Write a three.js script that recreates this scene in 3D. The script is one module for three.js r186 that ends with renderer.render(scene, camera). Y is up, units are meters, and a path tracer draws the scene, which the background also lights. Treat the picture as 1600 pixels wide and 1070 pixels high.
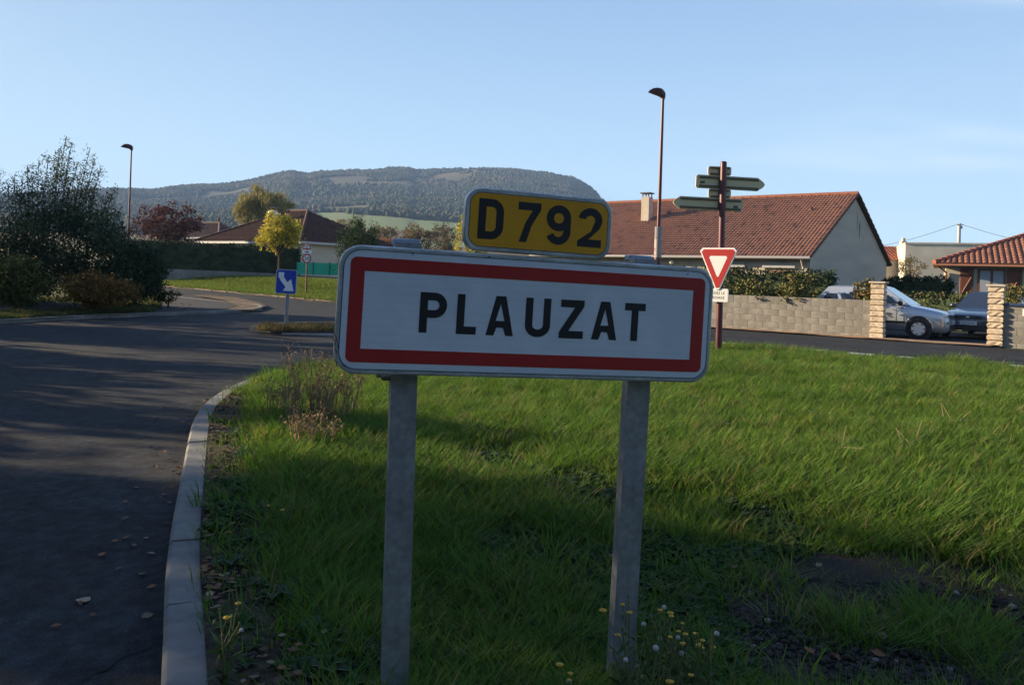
import * as THREE from 'three';
import { mergeGeometries } from 'three/addons/utils/BufferGeometryUtils.js';
import { TessellateModifier } from 'three/addons/modifiers/TessellateModifier.js';
import { RoundedBoxGeometry } from 'three/addons/geometries/RoundedBoxGeometry.js';
import { FontLoader } from 'three/addons/loaders/FontLoader.js';
import { TextGeometry } from 'three/addons/geometries/TextGeometry.js';

// ---------------------------------------------------------------- camera
const scene = new THREE.Scene();
const EYE = 1.55, FOCAL = 1250, ROLL = 1.6 * Math.PI / 180, PX = 800, PY = 430;
const camera = new THREE.PerspectiveCamera(2 * Math.atan(535 / FOCAL) * 180 / Math.PI, 1600 / 1070, 0.1, 6000);
camera.position.set(0, EYE, 0);
camera.rotation.set(0, 0, ROLL);
camera.setViewOffset(1600, 1070, 0, 535 - PY, 1600, 1070);
camera.updateProjectionMatrix();
const renderer = new THREE.WebGLRenderer({ antialias: true });
renderer.setSize(1024, 684);
renderer.toneMapping = THREE.LinearToneMapping;
renderer.toneMappingExposure = 2.8;
renderer.shadowMap.enabled = true;
// ---------------------------------------------------------------- sun and sky
const SUN_LEFT = 74 * Math.PI / 180, SUN_UP = 16 * Math.PI / 180;
const sunDir = new THREE.Vector3(-Math.sin(SUN_LEFT) * Math.cos(SUN_UP), Math.sin(SUN_UP), -Math.cos(SUN_LEFT) * Math.cos(SUN_UP));
const sun = new THREE.DirectionalLight(new THREE.Color(1.0, 0.80, 0.55), 5.0);
sun.target.position.set(0, 0, -25);
sun.position.copy(sunDir).multiplyScalar(120).add(sun.target.position);
sun.castShadow = true; sun.shadow.mapSize.set(4096, 4096);
Object.assign(sun.shadow.camera, { left: -70, right: 70, top: 60, bottom: -60, near: 1, far: 400 });
scene.add(sun, sun.target);

function rng(seed) { let a = seed >>> 0; return () => { a = (a + 0x6D2B79F5) | 0; let t = Math.imul(a ^ (a >>> 15), 1 | a); t = (t + Math.imul(t ^ (t >>> 7), 61 | t)) ^ t; return ((t ^ (t >>> 14)) >>> 0) / 4294967296; }; }
const smooth = (a, b, x) => { const t = Math.min(1, Math.max(0, (x - a) / (b - a))); return t * t * (3 - 2 * t); };
function hash2(i, j, s) { let h = Math.imul(i, 374761393) ^ Math.imul(j, 668265263) ^ Math.imul(s, 1274126177); h = Math.imul(h ^ (h >>> 13), 1274126177); return ((h ^ (h >>> 16)) >>> 0) / 4294967296; }
function vnoise(x, y, s = 1, per = 0) {
  const i = Math.floor(x), j = Math.floor(y), u = x - i, v = y - j, w = (t) => t * t * (3 - 2 * t);
  const q = (a, b) => per ? hash2(((a % per) + per) % per, ((b % per) + per) % per, s) : hash2(a, b, s);
  const a = q(i, j), b = q(i + 1, j), c = q(i, j + 1), d = q(i + 1, j + 1);
  return a + (b - a) * w(u) + (c - a) * w(v) + (a - b - c + d) * w(u) * w(v);
}
const fbm = (x, y, s = 1, o = 4) => { let t = 0, a = 0.5, f = 1; for (let k = 0; k < o; k++) { t += a * vnoise(x * f, y * f, s + k); a *= 0.5; f *= 2.03; } return t / (1 - Math.pow(0.5, o)); };

{ // the sky: clear autumn evening air, paler near the horizon and on the sun's side, thin cirrus
  const W = 1024, H = 512, d = new Float32Array(W * H * 4);
  for (let j = 0; j < H; j++) for (let i = 0; i < W; i++) {
    const el = ((j + 0.5) / H - 0.5) * Math.PI, az = ((i + 0.5) / W) * 2 * Math.PI - Math.PI;
    const x = Math.cos(el) * Math.cos(az), y = Math.sin(el), z = Math.cos(el) * Math.sin(az);
    const c = Math.max(0, x * sunDir.x + y * sunDir.y + z * sunDir.z);
    const e = Math.max(0, y), hr = Math.exp(-e * 2.6), hg = Math.exp(-e * 2.2), hb = Math.exp(-e * 1.6), g = Math.pow(c, 3);
    let r = 0.010 + 0.265 * hr, gg = 0.026 + 0.35 * hg, b = 0.10 + 0.345 * hb;
    r += 0.06 * g; gg += 0.045 * g; b += 0.015 * g;
    if (y > 0.02) { // cirrus streaks
      const px = x / (y + 0.25), pz = z / (y + 0.25);
      const n = fbm(px * 1.3 + pz * 0.6 + 7, pz * 5.5 - px * 1.2, 11, 5), m = fbm(px * 0.9 + 3, pz * 0.9, 31, 3);
      const k = smooth(0.5, 0.85, n) * smooth(0.44, 0.72, m) * 0.5 * smooth(0.02, 0.15, y);
      r += (0.34 - r) * k; gg += (0.38 - gg) * k; b += (0.43 - b) * k;
    }
    if (y < 0) { r = 0.05; gg = 0.05; b = 0.042; }
    const o = (j * W + i) * 4; d[o] = r; d[o + 1] = gg; d[o + 2] = b; d[o + 3] = 1;
  }
  const t = new THREE.DataTexture(d, W, H, THREE.RGBAFormat, THREE.FloatType);
  t.mapping = THREE.EquirectangularReflectionMapping; t.magFilter = THREE.LinearFilter; t.minFilter = THREE.LinearFilter; t.needsUpdate = true;
  scene.background = t; scene.environment = t;
}
scene.fog = new THREE.FogExp2(new THREE.Color(0.40, 0.62, 1.0), 0.00024);

// ---------------------------------------------------------------- photo pixel -> direction; ground height; road coordinates
const V = (x, y, z) => new THREE.Vector3(x, y, z);
function ray(x, y) { const a = (x - PX) / FOCAL, b = -(y - PY) / FOCAL, c = Math.cos(ROLL), s = Math.sin(ROLL); return [a * c - b * s, a * s + b * c]; }
const at = (x, y, D) => { const [X, Y] = ray(x, y); return V(X * D, EYE + Y * D, -D); };
// the road past the block wall: s runs along it to the left and back, q from the wall towards the meadow
const W0 = [10.84, 23.6], U = [-0.79, 0.613], N = [-0.613, -0.79];
const road = (s, q) => [W0[0] + U[0] * s + N[0] * q, W0[1] + U[1] * s + N[1] * q];
const toRoad = (X, D) => [(X - W0[0]) * U[0] + (D - W0[1]) * U[1], (X - W0[0]) * N[0] + (D - W0[1]) * N[1]];
function G(X, D) { const [s, q] = toRoad(X, D); return 0.35 * smooth(16, 46, s) + 0.6 * smooth(12, 22, s) * smooth(0.6, -6, q); }
function gnd(x, y, lift = 0) { const [a, b] = ray(x, y); let lo = 0.5, hi = 200; for (let k = 0; k < 400; k++) { const D = 0.5 + k * 0.25; if (EYE + b * D < G(a * D, D) + lift) { hi = D; lo = D - 0.25; break; } } for (let k = 0; k < 30; k++) { const m = (lo + hi) / 2; if (EYE + b * m < G(a * m, m) + lift) hi = m; else lo = m; } return V(a * lo, G(a * lo, lo) + lift, -lo); }
const onG = (X, D, up = 0) => V(X, G(X, D) + up, -D);

// ---------------------------------------------------------------- helpers
const names = new Map();
function numbered(n) { const k = names.get(n) ?? 0; names.set(n, k + 1); return k ? n + '_' + String(k).padStart(3, '0') : n; }
function mesh(name, geo, mat, parent) { const m = new THREE.Mesh(geo, mat); m.name = parent ? name : numbered(name); m.castShadow = m.receiveShadow = true; (parent ?? scene).add(m); return m; }
function tag(o, label, category, group) { o.userData.label = label; o.userData.category = category; if (group) o.userData.group = group; return o; }
function thing(name, label, category, pos = V(0, 0, 0), turn = 0, group) { const g = new THREE.Group(); g.name = numbered(name); g.position.copy(pos); g.rotation.y = turn; scene.add(g); return tag(g, label, category, group); }
function structure(name, geo, mat) { const m = mesh(name, geo, mat); m.userData.kind = 'structure'; return m; }
function stuff(o, label, category) { o.userData.kind = 'stuff'; if (label) tag(o, label, category); return o; }
const mat = (r, g, b, rough = 0.85, o = {}) => new THREE.MeshStandardMaterial({ color: new THREE.Color().setRGB(r, g, b), roughness: rough, ...o });
const tint = (o = {}) => new THREE.MeshPhysicalMaterial({ vertexColors: true, roughness: 0.8, specularIntensity: 0.4, ...o });
// box with uv in metres, origin at its centre
function box(w, h, d, x = 0, y = 0, z = 0, bevel = 0) {
  const g = bevel ? new RoundedBoxGeometry(w, h, d, 1, bevel) : new THREE.BoxGeometry(w, h, d);
  const gg = g.index ? g.toNonIndexed() : g, p = gg.attributes.position, n = gg.attributes.normal, uv = gg.attributes.uv;
  for (let i = 0; i < p.count; i++) { const ax = Math.abs(n.getX(i)), ay = Math.abs(n.getY(i)), az = Math.abs(n.getZ(i)); if (ax >= ay && ax >= az) uv.setXY(i, p.getZ(i) + z, p.getY(i) + y); else if (ay >= az) uv.setXY(i, p.getX(i) + x, p.getZ(i) + z); else uv.setXY(i, p.getX(i) + x, p.getY(i) + y); }
  return gg.translate(x, y, z);
}
function cyl(r0, r1, h, x = 0, y = 0, z = 0, seg = 12) { return new THREE.CylinderGeometry(r1, r0, h, seg).translate(x, y + h / 2, z); }
function bar(a, b, r0, r1 = r0, seg = 6) { const d = new THREE.Vector3().subVectors(b, a), L = d.length(); return new THREE.CylinderGeometry(r1, r0, L, seg, 1).translate(0, L / 2, 0).applyQuaternion(new THREE.Quaternion().setFromUnitVectors(V(0, 1, 0), d.normalize())).translate(a.x, a.y, a.z); }
const merge = (list) => mergeGeometries(list.map((g) => { const k = g.index ? g.toNonIndexed() : g; for (const n of Object.keys(k.attributes)) if (!['position', 'normal', 'uv', 'color'].includes(n)) k.deleteAttribute(n); return k; }), false);
// polygon sheet in plan (points [X, D]), tessellated and laid on the ground at height up
function sheet(pts, up, edge = 1.2, bump) {
  const sh = new THREE.Shape(pts.map(([X, D]) => new THREE.Vector2(X, D)));
  let g = new THREE.ShapeGeometry(sh); if (edge) g = new TessellateModifier(edge, 14).modify(g);
  const p = g.attributes.position, uv = g.attributes.uv;
  for (let i = 0; i < p.count; i++) { const X = p.getX(i), D = p.getY(i); uv.setXY(i, X, D); p.setXYZ(i, X, G(X, D) + up + (bump ? bump(X, D) : 0), -D); }
  g.computeVertexNormals(); return g;
}
function extrude(pts, depth, bevel = 0, holes = []) { const sh = new THREE.Shape(pts.map(([a, b]) => new THREE.Vector2(a, b))); for (const h of holes) sh.holes.push(new THREE.Path(h.map(([a, b]) => new THREE.Vector2(a, b)))); return new THREE.ExtrudeGeometry(sh, { depth, bevelEnabled: bevel > 0, bevelSize: bevel, bevelThickness: bevel, bevelSegments: 2, curveSegments: 10 }); }
function roundRect(w, h, r, n = 8) { const p = []; for (const [cx, cy, a0] of [[w / 2 - r, h / 2 - r, 0], [-w / 2 + r, h / 2 - r, 90], [-w / 2 + r, -h / 2 + r, 180], [w / 2 - r, -h / 2 + r, 270]]) for (let k = 0; k <= n; k++) { const a = (a0 + 90 * k / n) * Math.PI / 180; p.push([cx + r * Math.cos(a), cy + r * Math.sin(a)]); } return p; }
// ---------------------------------------------------------------- procedural textures (grain, stains)
function tex(size, fn, srgb = false) {
  const d = new Uint8Array(size * size * 4);
  for (let j = 0; j < size; j++) for (let i = 0; i < size; i++) { const c = fn(i / size, j / size, i, j); for (let k = 0; k < 3; k++) d[(j * size + i) * 4 + k] = Math.max(0, Math.min(255, 255 * (Array.isArray(c) ? c[k] : c))); d[(j * size + i) * 4 + 3] = 255; }
  const t = new THREE.DataTexture(d, size, size); t.wrapS = t.wrapT = THREE.RepeatWrapping; t.magFilter = THREE.LinearFilter; t.minFilter = THREE.LinearMipmapLinearFilter; t.generateMipmaps = true; if (srgb) t.colorSpace = THREE.SRGBColorSpace; t.needsUpdate = true; return t;
}
const scaled = (t, r) => { const c = t.clone(); c.repeat.set(r, r); c.needsUpdate = true; return c; };
const tfbm = (u, v, f, s, o = 4) => { let t = 0, a = 0.5; for (let k = 0; k < o; k++) { t += a * vnoise(u * f, v * f, s + k, f); a *= 0.5; f *= 2; } return t / (1 - Math.pow(0.5, o)); };
const R0 = rng(5);
const asphaltTex = tex(1024, (u, v, i, j) => { const g = hash2(i, j, 3), m = tfbm(u, v, 6, 9, 5), k = tfbm(u, v, 40, 17, 3); const b = 0.165 + 0.09 * (m - 0.5) + 0.13 * (k - 0.5) + (g > 0.92 ? 0.22 * (g - 0.92) / 0.08 : 0) + (g - 0.5) * 0.07; return [b * 0.96, b, b * 1.05]; }, true);
const asphaltBump = tex(512, (u, v, i, j) => 0.5 + 0.35 * (hash2(i, j, 8) - 0.5) + 0.4 * (tfbm(u, v, 64, 5, 3) - 0.5));
const plasterTex = tex(512, (u, v, i, j) => { const m = tfbm(u, v, 5, 21, 5), g = hash2(i, j, 4); const b = 0.86 + 0.14 * (m - 0.5) + 0.05 * (g - 0.5); return [b, b * 0.995, b * 0.985]; }, true);
const stainTex = tex(512, (u, v) => { const m = tfbm(u, v, 4, 41, 5), n = tfbm(u, v, 24, 43, 3); const b = 0.80 + 0.30 * (m - 0.5) + 0.14 * (n - 0.5); return [b, b * 0.99, b * 0.96]; }, true);
const concreteBump = tex(512, (u, v, i, j) => 0.5 + 0.5 * (tfbm(u, v, 60, 51, 3) - 0.5) + 0.2 * (hash2(i, j, 6) - 0.5));
const soilTex = tex(1024, (u, v, i, j) => { const m = tfbm(u, v, 8, 61, 5), k = tfbm(u, v, 60, 63, 3), g = hash2(i, j, 2); const b = 0.24 + 0.16 * (m - 0.5) + 0.16 * (k - 0.5) + 0.06 * (g - 0.5); return [b * 1.08, b * 0.96, b * 0.80]; }, true);
const verdureTex = tex(1024, (u, v, i, j) => { const m = tfbm(u, v, 10, 71, 5), k = tfbm(u, v, 90, 73, 3); const b = 0.26 + 0.16 * (m - 0.5) + 0.14 * (k - 0.5); return [b * (0.85 + 0.4 * k), b * 1.12, b * 0.45]; }, true);
const galvTex = tex(512, (u, v) => { const m = tfbm(u, v, 7, 81, 4), n = tfbm(u, v, 22, 83, 3); const c = Math.floor(n * 6) / 6; const b = 0.66 + 0.16 * (m - 0.5) + 0.16 * (c - 0.5); return [b, b, b * 1.0]; }, true);
// ---------------------------------------------------------------- the setting: ground, roads, meadow
const M = {
  asphalt: new THREE.MeshPhysicalMaterial({ specularIntensity: 0.3, map: scaled(asphaltTex, 0.45), bumpMap: scaled(asphaltBump, 1.6), bumpScale: 0.006, roughness: 0.86 }),
  path: new THREE.MeshPhysicalMaterial({ specularIntensity: 0.3, map: scaled(asphaltTex, 0.6), color: new THREE.Color(1.35, 1.3, 1.25), roughness: 0.92 }),
  soil: new THREE.MeshPhysicalMaterial({ specularIntensity: 0.2, map: scaled(soilTex, 0.5), roughness: 0.97, bumpMap: scaled(concreteBump, 1.3), bumpScale: 0.02 }),
  drySoil: new THREE.MeshStandardMaterial({ map: scaled(soilTex, 0.7), color: new THREE.Color(4.2, 3.3, 2.6), roughness: 0.97 }),
  turf: new THREE.MeshPhysicalMaterial({ specularIntensity: 0.2, map: scaled(verdureTex, 0.35), roughness: 0.95 }),
  kerb: new THREE.MeshStandardMaterial({ map: scaled(stainTex, 0.9), color: new THREE.Color(0.28, 0.275, 0.265), bumpMap: scaled(concreteBump, 1.1), bumpScale: 0.003, roughness: 0.9 }),
  whitePaint: new THREE.MeshStandardMaterial({ map: scaled(stainTex, 1.7), color: new THREE.Color(0.72, 0.72, 0.70), roughness: 0.7 }),
  galv: new THREE.MeshStandardMaterial({ map: scaled(galvTex, 2.2), color: new THREE.Color(0.78, 0.80, 0.84), roughness: 0.48, metalness: 0.55 }),
  maroon: mat(0.095, 0.016, 0.020, 0.42),
  bark: new THREE.MeshStandardMaterial({ map: scaled(soilTex, 2), color: new THREE.Color(1.6, 1.5, 1.4), roughness: 0.95 }),
};
// near road's kerb line (road side), from behind the camera round to the tip of the meadow
const kerbPts = [[2.2, -6], [0.12, -0.5], [-0.70, 1.6], ...[[252, 1060], [257, 931], [267, 849], [280, 777], [293, 705], [303, 669], [324, 641], [360, 618], [411, 597], [447, 587]].map(([x, y]) => { const p = gnd(x, y); return [p.x, -p.z]; }), [-2.45, 13.1], [-1.9, 14.8], [-1.0, 16.7], [-0.1, 18.3], [0.9, 19.3], [1.9, 19.8], [2.9, 19.7], [3.9, 19.1]];
const meadowEdge = [road(2.2, 7.6), road(0, 7.7), road(-4, 7.75), road(-12, 7.8), road(-30, 7.8)];
const kerbCurve = new THREE.CatmullRomCurve3(kerbPts.map(([X, D]) => V(X, 0, -D)));
const kerbLine = kerbCurve.getSpacedPoints(110);
const inset = (k, w) => { const a = kerbLine[Math.max(0, k - 1)], b = kerbLine[Math.min(kerbLine.length - 1, k + 1)], t = b.clone().sub(a).normalize(); return V(kerbLine[k].x - t.z * w, 0, kerbLine[k].z + t.x * w); };
const insetF = (f, w) => inset(Math.floor(f), w).lerp(inset(Math.floor(f) + 1, w), f - Math.floor(f));
// the ground sheet to the horizon
{
  const ringR = [0, 6, 12, 18, 24, 30, 36, 42, 48, 54, 60, 70, 85, 110, 160, 260, 420], seg = 96, pos = [], idx = [], uv = [];
  for (const r of ringR) for (let k = 0; k <= seg; k++) { const a = k / seg * 2 * Math.PI, X = Math.cos(a) * r, D = 20 + Math.sin(a) * r; pos.push(X, G(X, D) - 0.03, -D); uv.push(X, D); }
  for (let j = 0; j < ringR.length - 1; j++) for (let k = 0; k < seg; k++) { const a = j * (seg + 1) + k, b = a + seg + 1; idx.push(a, a + 1, b, a + 1, b + 1, b); }
  const g = new THREE.BufferGeometry(); g.setAttribute('position', new THREE.Float32BufferAttribute(pos, 3)); g.setAttribute('uv', new THREE.Float32BufferAttribute(uv, 2)); g.setIndex(idx); g.computeVertexNormals();
  structure('ground', g, M.turf);
}
// asphalt: the road along the wall, the near road and their junction
const leftEdge = [[-14.0, -8], [-13.9, 6], [-13.3, 14], [-12.6, 19.6], [-11.9, 22.2], [-10.9, 24.4], [-9.95, 26.0], [-9.35, 27.6], [-9.2, 29.2], [-9.55, 30.7], [-10.3, 31.9]];
const cornerBack = [road(24, 6.6), road(40, 6.3), road(80, 6.2)];
{
  const pts = [[3, -8], ...kerbPts.slice(1).map(([X, D]) => [X + 0.05, D]), ...meadowEdge.map(([a, b]) => [a - 0.35, b - 0.45]), road(-40, 7), road(-40, 0.85), road(-12, 0.85), road(0, 0.85), road(12, 0.8), road(24, 0.8), road(50, 0.7), road(110, 0.6), road(110, 6.4), ...cornerBack.slice().reverse(), ...leftEdge.slice().reverse()];
  structure('road', sheet(pts, 0.0, 2.2), M.asphalt);
}
const kerbXY = kerbLine.filter((_, k) => k % 2 === 0).map((p) => [p.x, -p.z]);
const bumpy = (X, D) => 0.05 * (fbm(X * 0.9, D * 0.9, 91, 3) - 0.5) + 0.10 * (fbm(X * 0.25 + 5, D * 0.25, 95, 2) - 0.5);
const meadowUp = (X, D) => 0.10 - 0.17 * (1 - smooth(3.3, 6.5, D)) * smooth(0.3, 1.1, kerbDist(X, D)) - 0.075 * (1 - smooth(7.6, 10.5, toRoad(X, D)[1])) * smooth(0.1, 0.8, kerbDist(X, D)) + bumpy(X, D) * smooth(0.0, 1.2, kerbDist(X, D));
function kerbDist(X, D) { let m = 1e9; for (const [a, b] of kerbXY) { const q = (a - X) * (a - X) + (b - D) * (b - D); if (q < m) m = q; } return Math.sqrt(m); }
const meadowPoly = [...kerbLine.map((_, k) => { const p = inset(k, 0.155); return [p.x, -p.z]; }), ...meadowEdge.slice(1), [34, 20], [34, -6]];
function inPoly(poly, X, D) { let c = false; for (let i = 0, j = poly.length - 1; i < poly.length; j = i++) { const [xi, yi] = poly[i], [xj, yj] = poly[j]; if ((yi > D) !== (yj > D) && X < (xj - xi) * (D - yi) / (yj - yi) + xi) c = !c; } return c; }
{ // the meadow's ground: a fine grid, its edge tucked under the kerb
  const c = 0.13, x0 = -3.6, x1 = 22, d0 = -1, d1 = 36, nx = Math.round((x1 - x0) / c), nd = Math.round((d1 - d0) / c), id = new Int32Array((nx + 1) * (nd + 1)).fill(-1), ins = new Uint8Array((nx + 1) * (nd + 1)), pos = [], uv = [], idx = [];
  for (let j = 0; j <= nd; j++) for (let i = 0; i <= nx; i++) ins[j * (nx + 1) + i] = inPoly(meadowPoly, x0 + i * c, d0 + j * c) ? 1 : 0;
  const vert = (i, j) => { const k = j * (nx + 1) + i; if (id[k] < 0) { let X = x0 + i * c, D = d0 + j * c; if (!ins[k] && kerbDist(X, D) < 0.4) { let m = 1e9, b = null; for (const p of meadowPoly.slice(0, kerbLine.length)) { const q = Math.hypot(p[0] - X, p[1] - D); if (q < m) { m = q; b = p; } } [X, D] = b; } id[k] = pos.length / 3; pos.push(X, meadowUp(X, D), -D); uv.push(X, D); } return id[k]; };
  for (let j = 0; j < nd; j++) for (let i = 0; i < nx; i++) { const k = j * (nx + 1) + i; if (ins[k] + ins[k + 1] + ins[k + nx + 1] + ins[k + nx + 2] < 1) continue; const a = vert(i, j), b = vert(i + 1, j), d = vert(i, j + 1), e = vert(i + 1, j + 1); idx.push(a, b, d, b, e, d); }
  const g = new THREE.BufferGeometry(); g.setAttribute('position', new THREE.Float32BufferAttribute(pos, 3)); g.setAttribute('uv', new THREE.Float32BufferAttribute(uv, 2)); g.setIndex(idx); g.computeVertexNormals(); structure('meadow_ground', g, M.turf);
  { const a = [], b = []; for (let k = 14; k < 62; k++) { const p = inset(k, 0.15), q = inset(k, 0.30 + 0.20 * vnoise(k * 0.23, 3, 5) + 0.16 * vnoise(k * 0.9, 8, 6)); a.push([p.x, -p.z]); b.push([q.x, -q.z]); } structure('verge_litter', sheet([...a, ...b.reverse()], 0.012, 0.15, (X, D) => meadowUp(X, D) + 0.02 * fbm(X * 9, D * 9, 14, 3)), M.soil); }
  structure('meadow_ground', sheet([road(-8, 7.3), road(-30, 7.2), [40, 2], [40, -8], [22, -8], [22, 8]], 0.08, 2), M.turf);
}
// kerb stones along the near road: each stone a piece of its own
{
  const kerb = new THREE.Group(); kerb.name = 'kerb'; kerb.userData.kind = 'structure'; scene.add(kerb);
  const L = kerbLine.length, per = 3;
  for (let k = 0; k + per < L; k += per) {
    const pos = [], uv = [], idx = []; const n = per;
    for (let i = 0; i <= n; i++) {
      const f = i === 0 ? 0.02 : i === n ? n - 0.02 : i, a = k + Math.floor(f), t = f - Math.floor(f), o0 = kerbLine[Math.min(a, L - 1)].clone().lerp(kerbLine[Math.min(a + 1, L - 1)], t), i0 = inset(Math.min(a, L - 1), 0.15).lerp(inset(Math.min(a + 1, L - 1), 0.15), t);
      const h = 0.115 + 0.008 * (hash2(k, 1, 7) - 0.5), tilt = 0.006 * (hash2(k, 2, 7) - 0.5);
      const c = o0.clone().lerp(i0, 0.12);
      for (const [p, y] of [[o0, -0.05], [o0, h - 0.02], [c, h + tilt], [i0, h - tilt], [i0, -0.05]]) { pos.push(p.x, y, p.z); }
      for (const v of [0, 0.16, 0.19, 0.33, 0.45]) uv.push((k + f) * 0.33, v);
    }
    for (let i = 0; i < n; i++) for (let j = 0; j < 4; j++) { const a = i * 5 + j, b = a + 5; idx.push(a, a + 1, b, a + 1, b + 1, b); }
    for (const e of [0, n * 5]) { idx.push(e, e + 1, e + 4, e + 1, e + 2, e + 4, e + 2, e + 3, e + 4); }
    const g = new THREE.BufferGeometry(); g.setAttribute('position', new THREE.Float32BufferAttribute(pos, 3)); g.setAttribute('uv', new THREE.Float32BufferAttribute(uv, 2)); g.setIndex(idx);
    const gg = g.toNonIndexed(); gg.computeVertexNormals(); mesh('kerb_stone', gg, M.kerb, kerb);
  }
}
// the corner opposite: kerbed pavement with planted bed
const cornerPoly = [...leftEdge, ...cornerBack, [-80, 90], [-80, -8]];
structure('corner_ground', sheet(cornerPoly, 0.09, 2.5), M.turf);
{ // low kerb of that corner, one strip
  const pts = new THREE.CatmullRomCurve3([...leftEdge, ...cornerBack].map(([X, D]) => V(X, 0, -D))).getSpacedPoints(140), pos = [], uv = [], idx = [];
  pts.forEach((p, k) => { const a = pts[Math.max(0, k - 1)], b = pts[Math.min(pts.length - 1, k + 1)], t = b.clone().sub(a).normalize(), y = G(p.x, -p.z); const ix = p.x + t.z * 0.15, iz = p.z - t.x * 0.15; for (const [x, z, h] of [[p.x, p.z, -0.03], [p.x, p.z, 0.075], [p.x + t.z * 0.02, p.z - t.x * 0.02, 0.10], [ix, iz, 0.102], [ix, iz, 0]]) pos.push(x, y + h, z); for (const v of [0, .1, .13, .26, .35]) uv.push(k * 0.5, v); });
  for (let i = 0; i + 1 < pts.length; i++) for (let j = 0; j < 4; j++) { const a = i * 5 + j, b = a + 5; idx.push(a, b, a + 1, a + 1, b, b + 1); }
  const g = new THREE.BufferGeometry(); g.setAttribute('position', new THREE.Float32BufferAttribute(pos, 3)); g.setAttribute('uv', new THREE.Float32BufferAttribute(uv, 2)); g.setIndex(idx); const gg = g.toNonIndexed(); gg.computeVertexNormals(); structure('corner_kerb', gg, M.kerb);
}
{ // pavements on the corner
  const P = (list) => list.map(([x, y]) => { const p = gnd(x, y, 0.09); return [p.x, -p.z]; });
  structure('pavement', sheet(P([[-40, 496], [10, 493], [90, 489], [150, 485], [158, 481], [90, 473], [20, 466], [-40, 462]]), 0.096, 1), M.path);
  structure('pavement', sheet(P([[225, 489], [300, 487], [345, 484], [370, 478], [350, 470], [300, 463], [262, 461], [228, 472]]), 0.096, 1), M.path);
  structure('gravel_corner', sheet(P([[352, 484], [395, 484], [416, 478], [402, 472], [372, 465], [325, 460.5], [300, 461], [352, 469.5], [374, 478]]), 0.097, 1), new THREE.MeshPhysicalMaterial({ map: scaled(soilTex, 0.7), color: new THREE.Color(1.9, 1.6, 1.4), roughness: 0.97, specularIntensity: 0.3 }));
}
// soil strip at the foot of the block wall and along the verge
structure('soil_strip', sheet([road(12, 0.82), road(0, 0.9), road(-2.95, 0.9), road(-3.1, 0.02), road(0, 0.02), road(12, 0.02)], 0.03, 0.6, (X, D) => 0.05 * (fbm(X * 2, D * 2, 3, 3) - 0.4)), M.drySoil);
structure('verge_soil', sheet([road(12, 0.9), road(24, 0.95), road(50, 0.85), road(50, -0.3), road(24, 0.1), road(12, 0.02)], 0.02, 1), M.drySoil);
structure('driveway', sheet([road(-0.1, 0.85), road(-2.9, 0.85), road(-3.0, -14), road(7, -14), road(7, -0.4), road(-0.1, -0.4)], 0.006, 1.5), M.path);
// yield line: short broad dashes along the edge of the road
for (let k = 0; k < 16; k++) { const s = 5.4 - k * 1.04, q = 6.0; structure('road_marking', sheet([road(s, q), road(s - 0.54, q), road(s - 0.54, q + 0.5), road(s, q + 0.5)], 0.006, 0), M.whitePaint); }
{ const P = (x, y) => { const p = gnd(x, y); return [p.x, -p.z]; };
  structure('road_marking', sheet([P(440, 520), P(560, 521), P(560, 525), P(440, 523)], 0.006, 0), M.whitePaint);
  structure('threshold_strip', sheet([road(-0.25, 0.30), road(-2.85, 0.30), road(-2.85, 0.18), road(-0.25, 0.18)], 0.02, 0), M.whitePaint);
  // a crack in the near road's surface
  const ck = [[236, 1012], [205, 1022], [186, 1030], [170, 1046], [148, 1052], [125, 1068]].map(([x, y]) => P(x, y)), cw = (k) => 0.006 + 0.006 * hash2(k, 3, 3); structure('road_crack', sheet([...ck.map(([X, D], k) => [X, D + cw(k)]), ...ck.map(([X, D], k) => [X, D - cw(k)]).reverse()], 0.004, 0), mat(0.008, 0.008, 0.009, 1));
  // traffic island
  const isl = [P(392, 517), P(425, 519.5), P(470, 519), P(580, 518), P(580, 508), P(470, 510), P(430, 512)];
  const up = sheet(isl, 0.10, 0.5, (X, D) => 0.04 * (fbm(X * 3, D * 3, 8, 2) - 0.5)); structure('traffic_island', up, M.soil);
  const ring = [...isl, isl[0]].map(([X, D]) => V(X, 0.04, -D)), list = []; for (let i = 0; i + 1 < ring.length; i++) { const a = ring[i], b = ring[i + 1], L = a.distanceTo(b); list.push(box(L + 0.1, 0.16, 0.12).rotateY(-Math.atan2(b.z - a.z, b.x - a.x)).translate((a.x + b.x) / 2, 0.04, (a.z + b.z) / 2)); }
  structure('island_kerb', merge(list), M.kerb);
}
// ---------------------------------------------------------------- the hill
const sky = [[-1200, 330], [-500, 322], [-150, 312], [100, 302], [140, 298], [200, 297], [235, 298], [270, 293], [300, 290], [330, 289], [360, 288], [400, 281], [430, 273], [455, 269], [480, 273], [500, 268], [530, 266], [570, 265], [600, 263], [640, 264], [650, 268], [700, 266], [740, 264], [800, 267], [850, 272], [890, 278], [910, 287], [925, 297], [940, 312], [970, 340], [1010, 372], [1080, 402], [1200, 425], [1500, 434], [2600, 440]].map(([x, y]) => { const [a, b] = ray(x, y); return [Math.atan(a), b / Math.hypot(1, a)]; });
function skyline(az) { if (az <= sky[0][0]) return sky[0][1]; for (let i = 0; i + 1 < sky.length; i++) if (az <= sky[i + 1][0]) { const t = (az - sky[i][0]) / (sky[i + 1][0] - sky[i][0]); return sky[i][1] + (sky[i + 1][1] - sky[i][1]) * t; } return sky[sky.length - 1][1]; }
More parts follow.
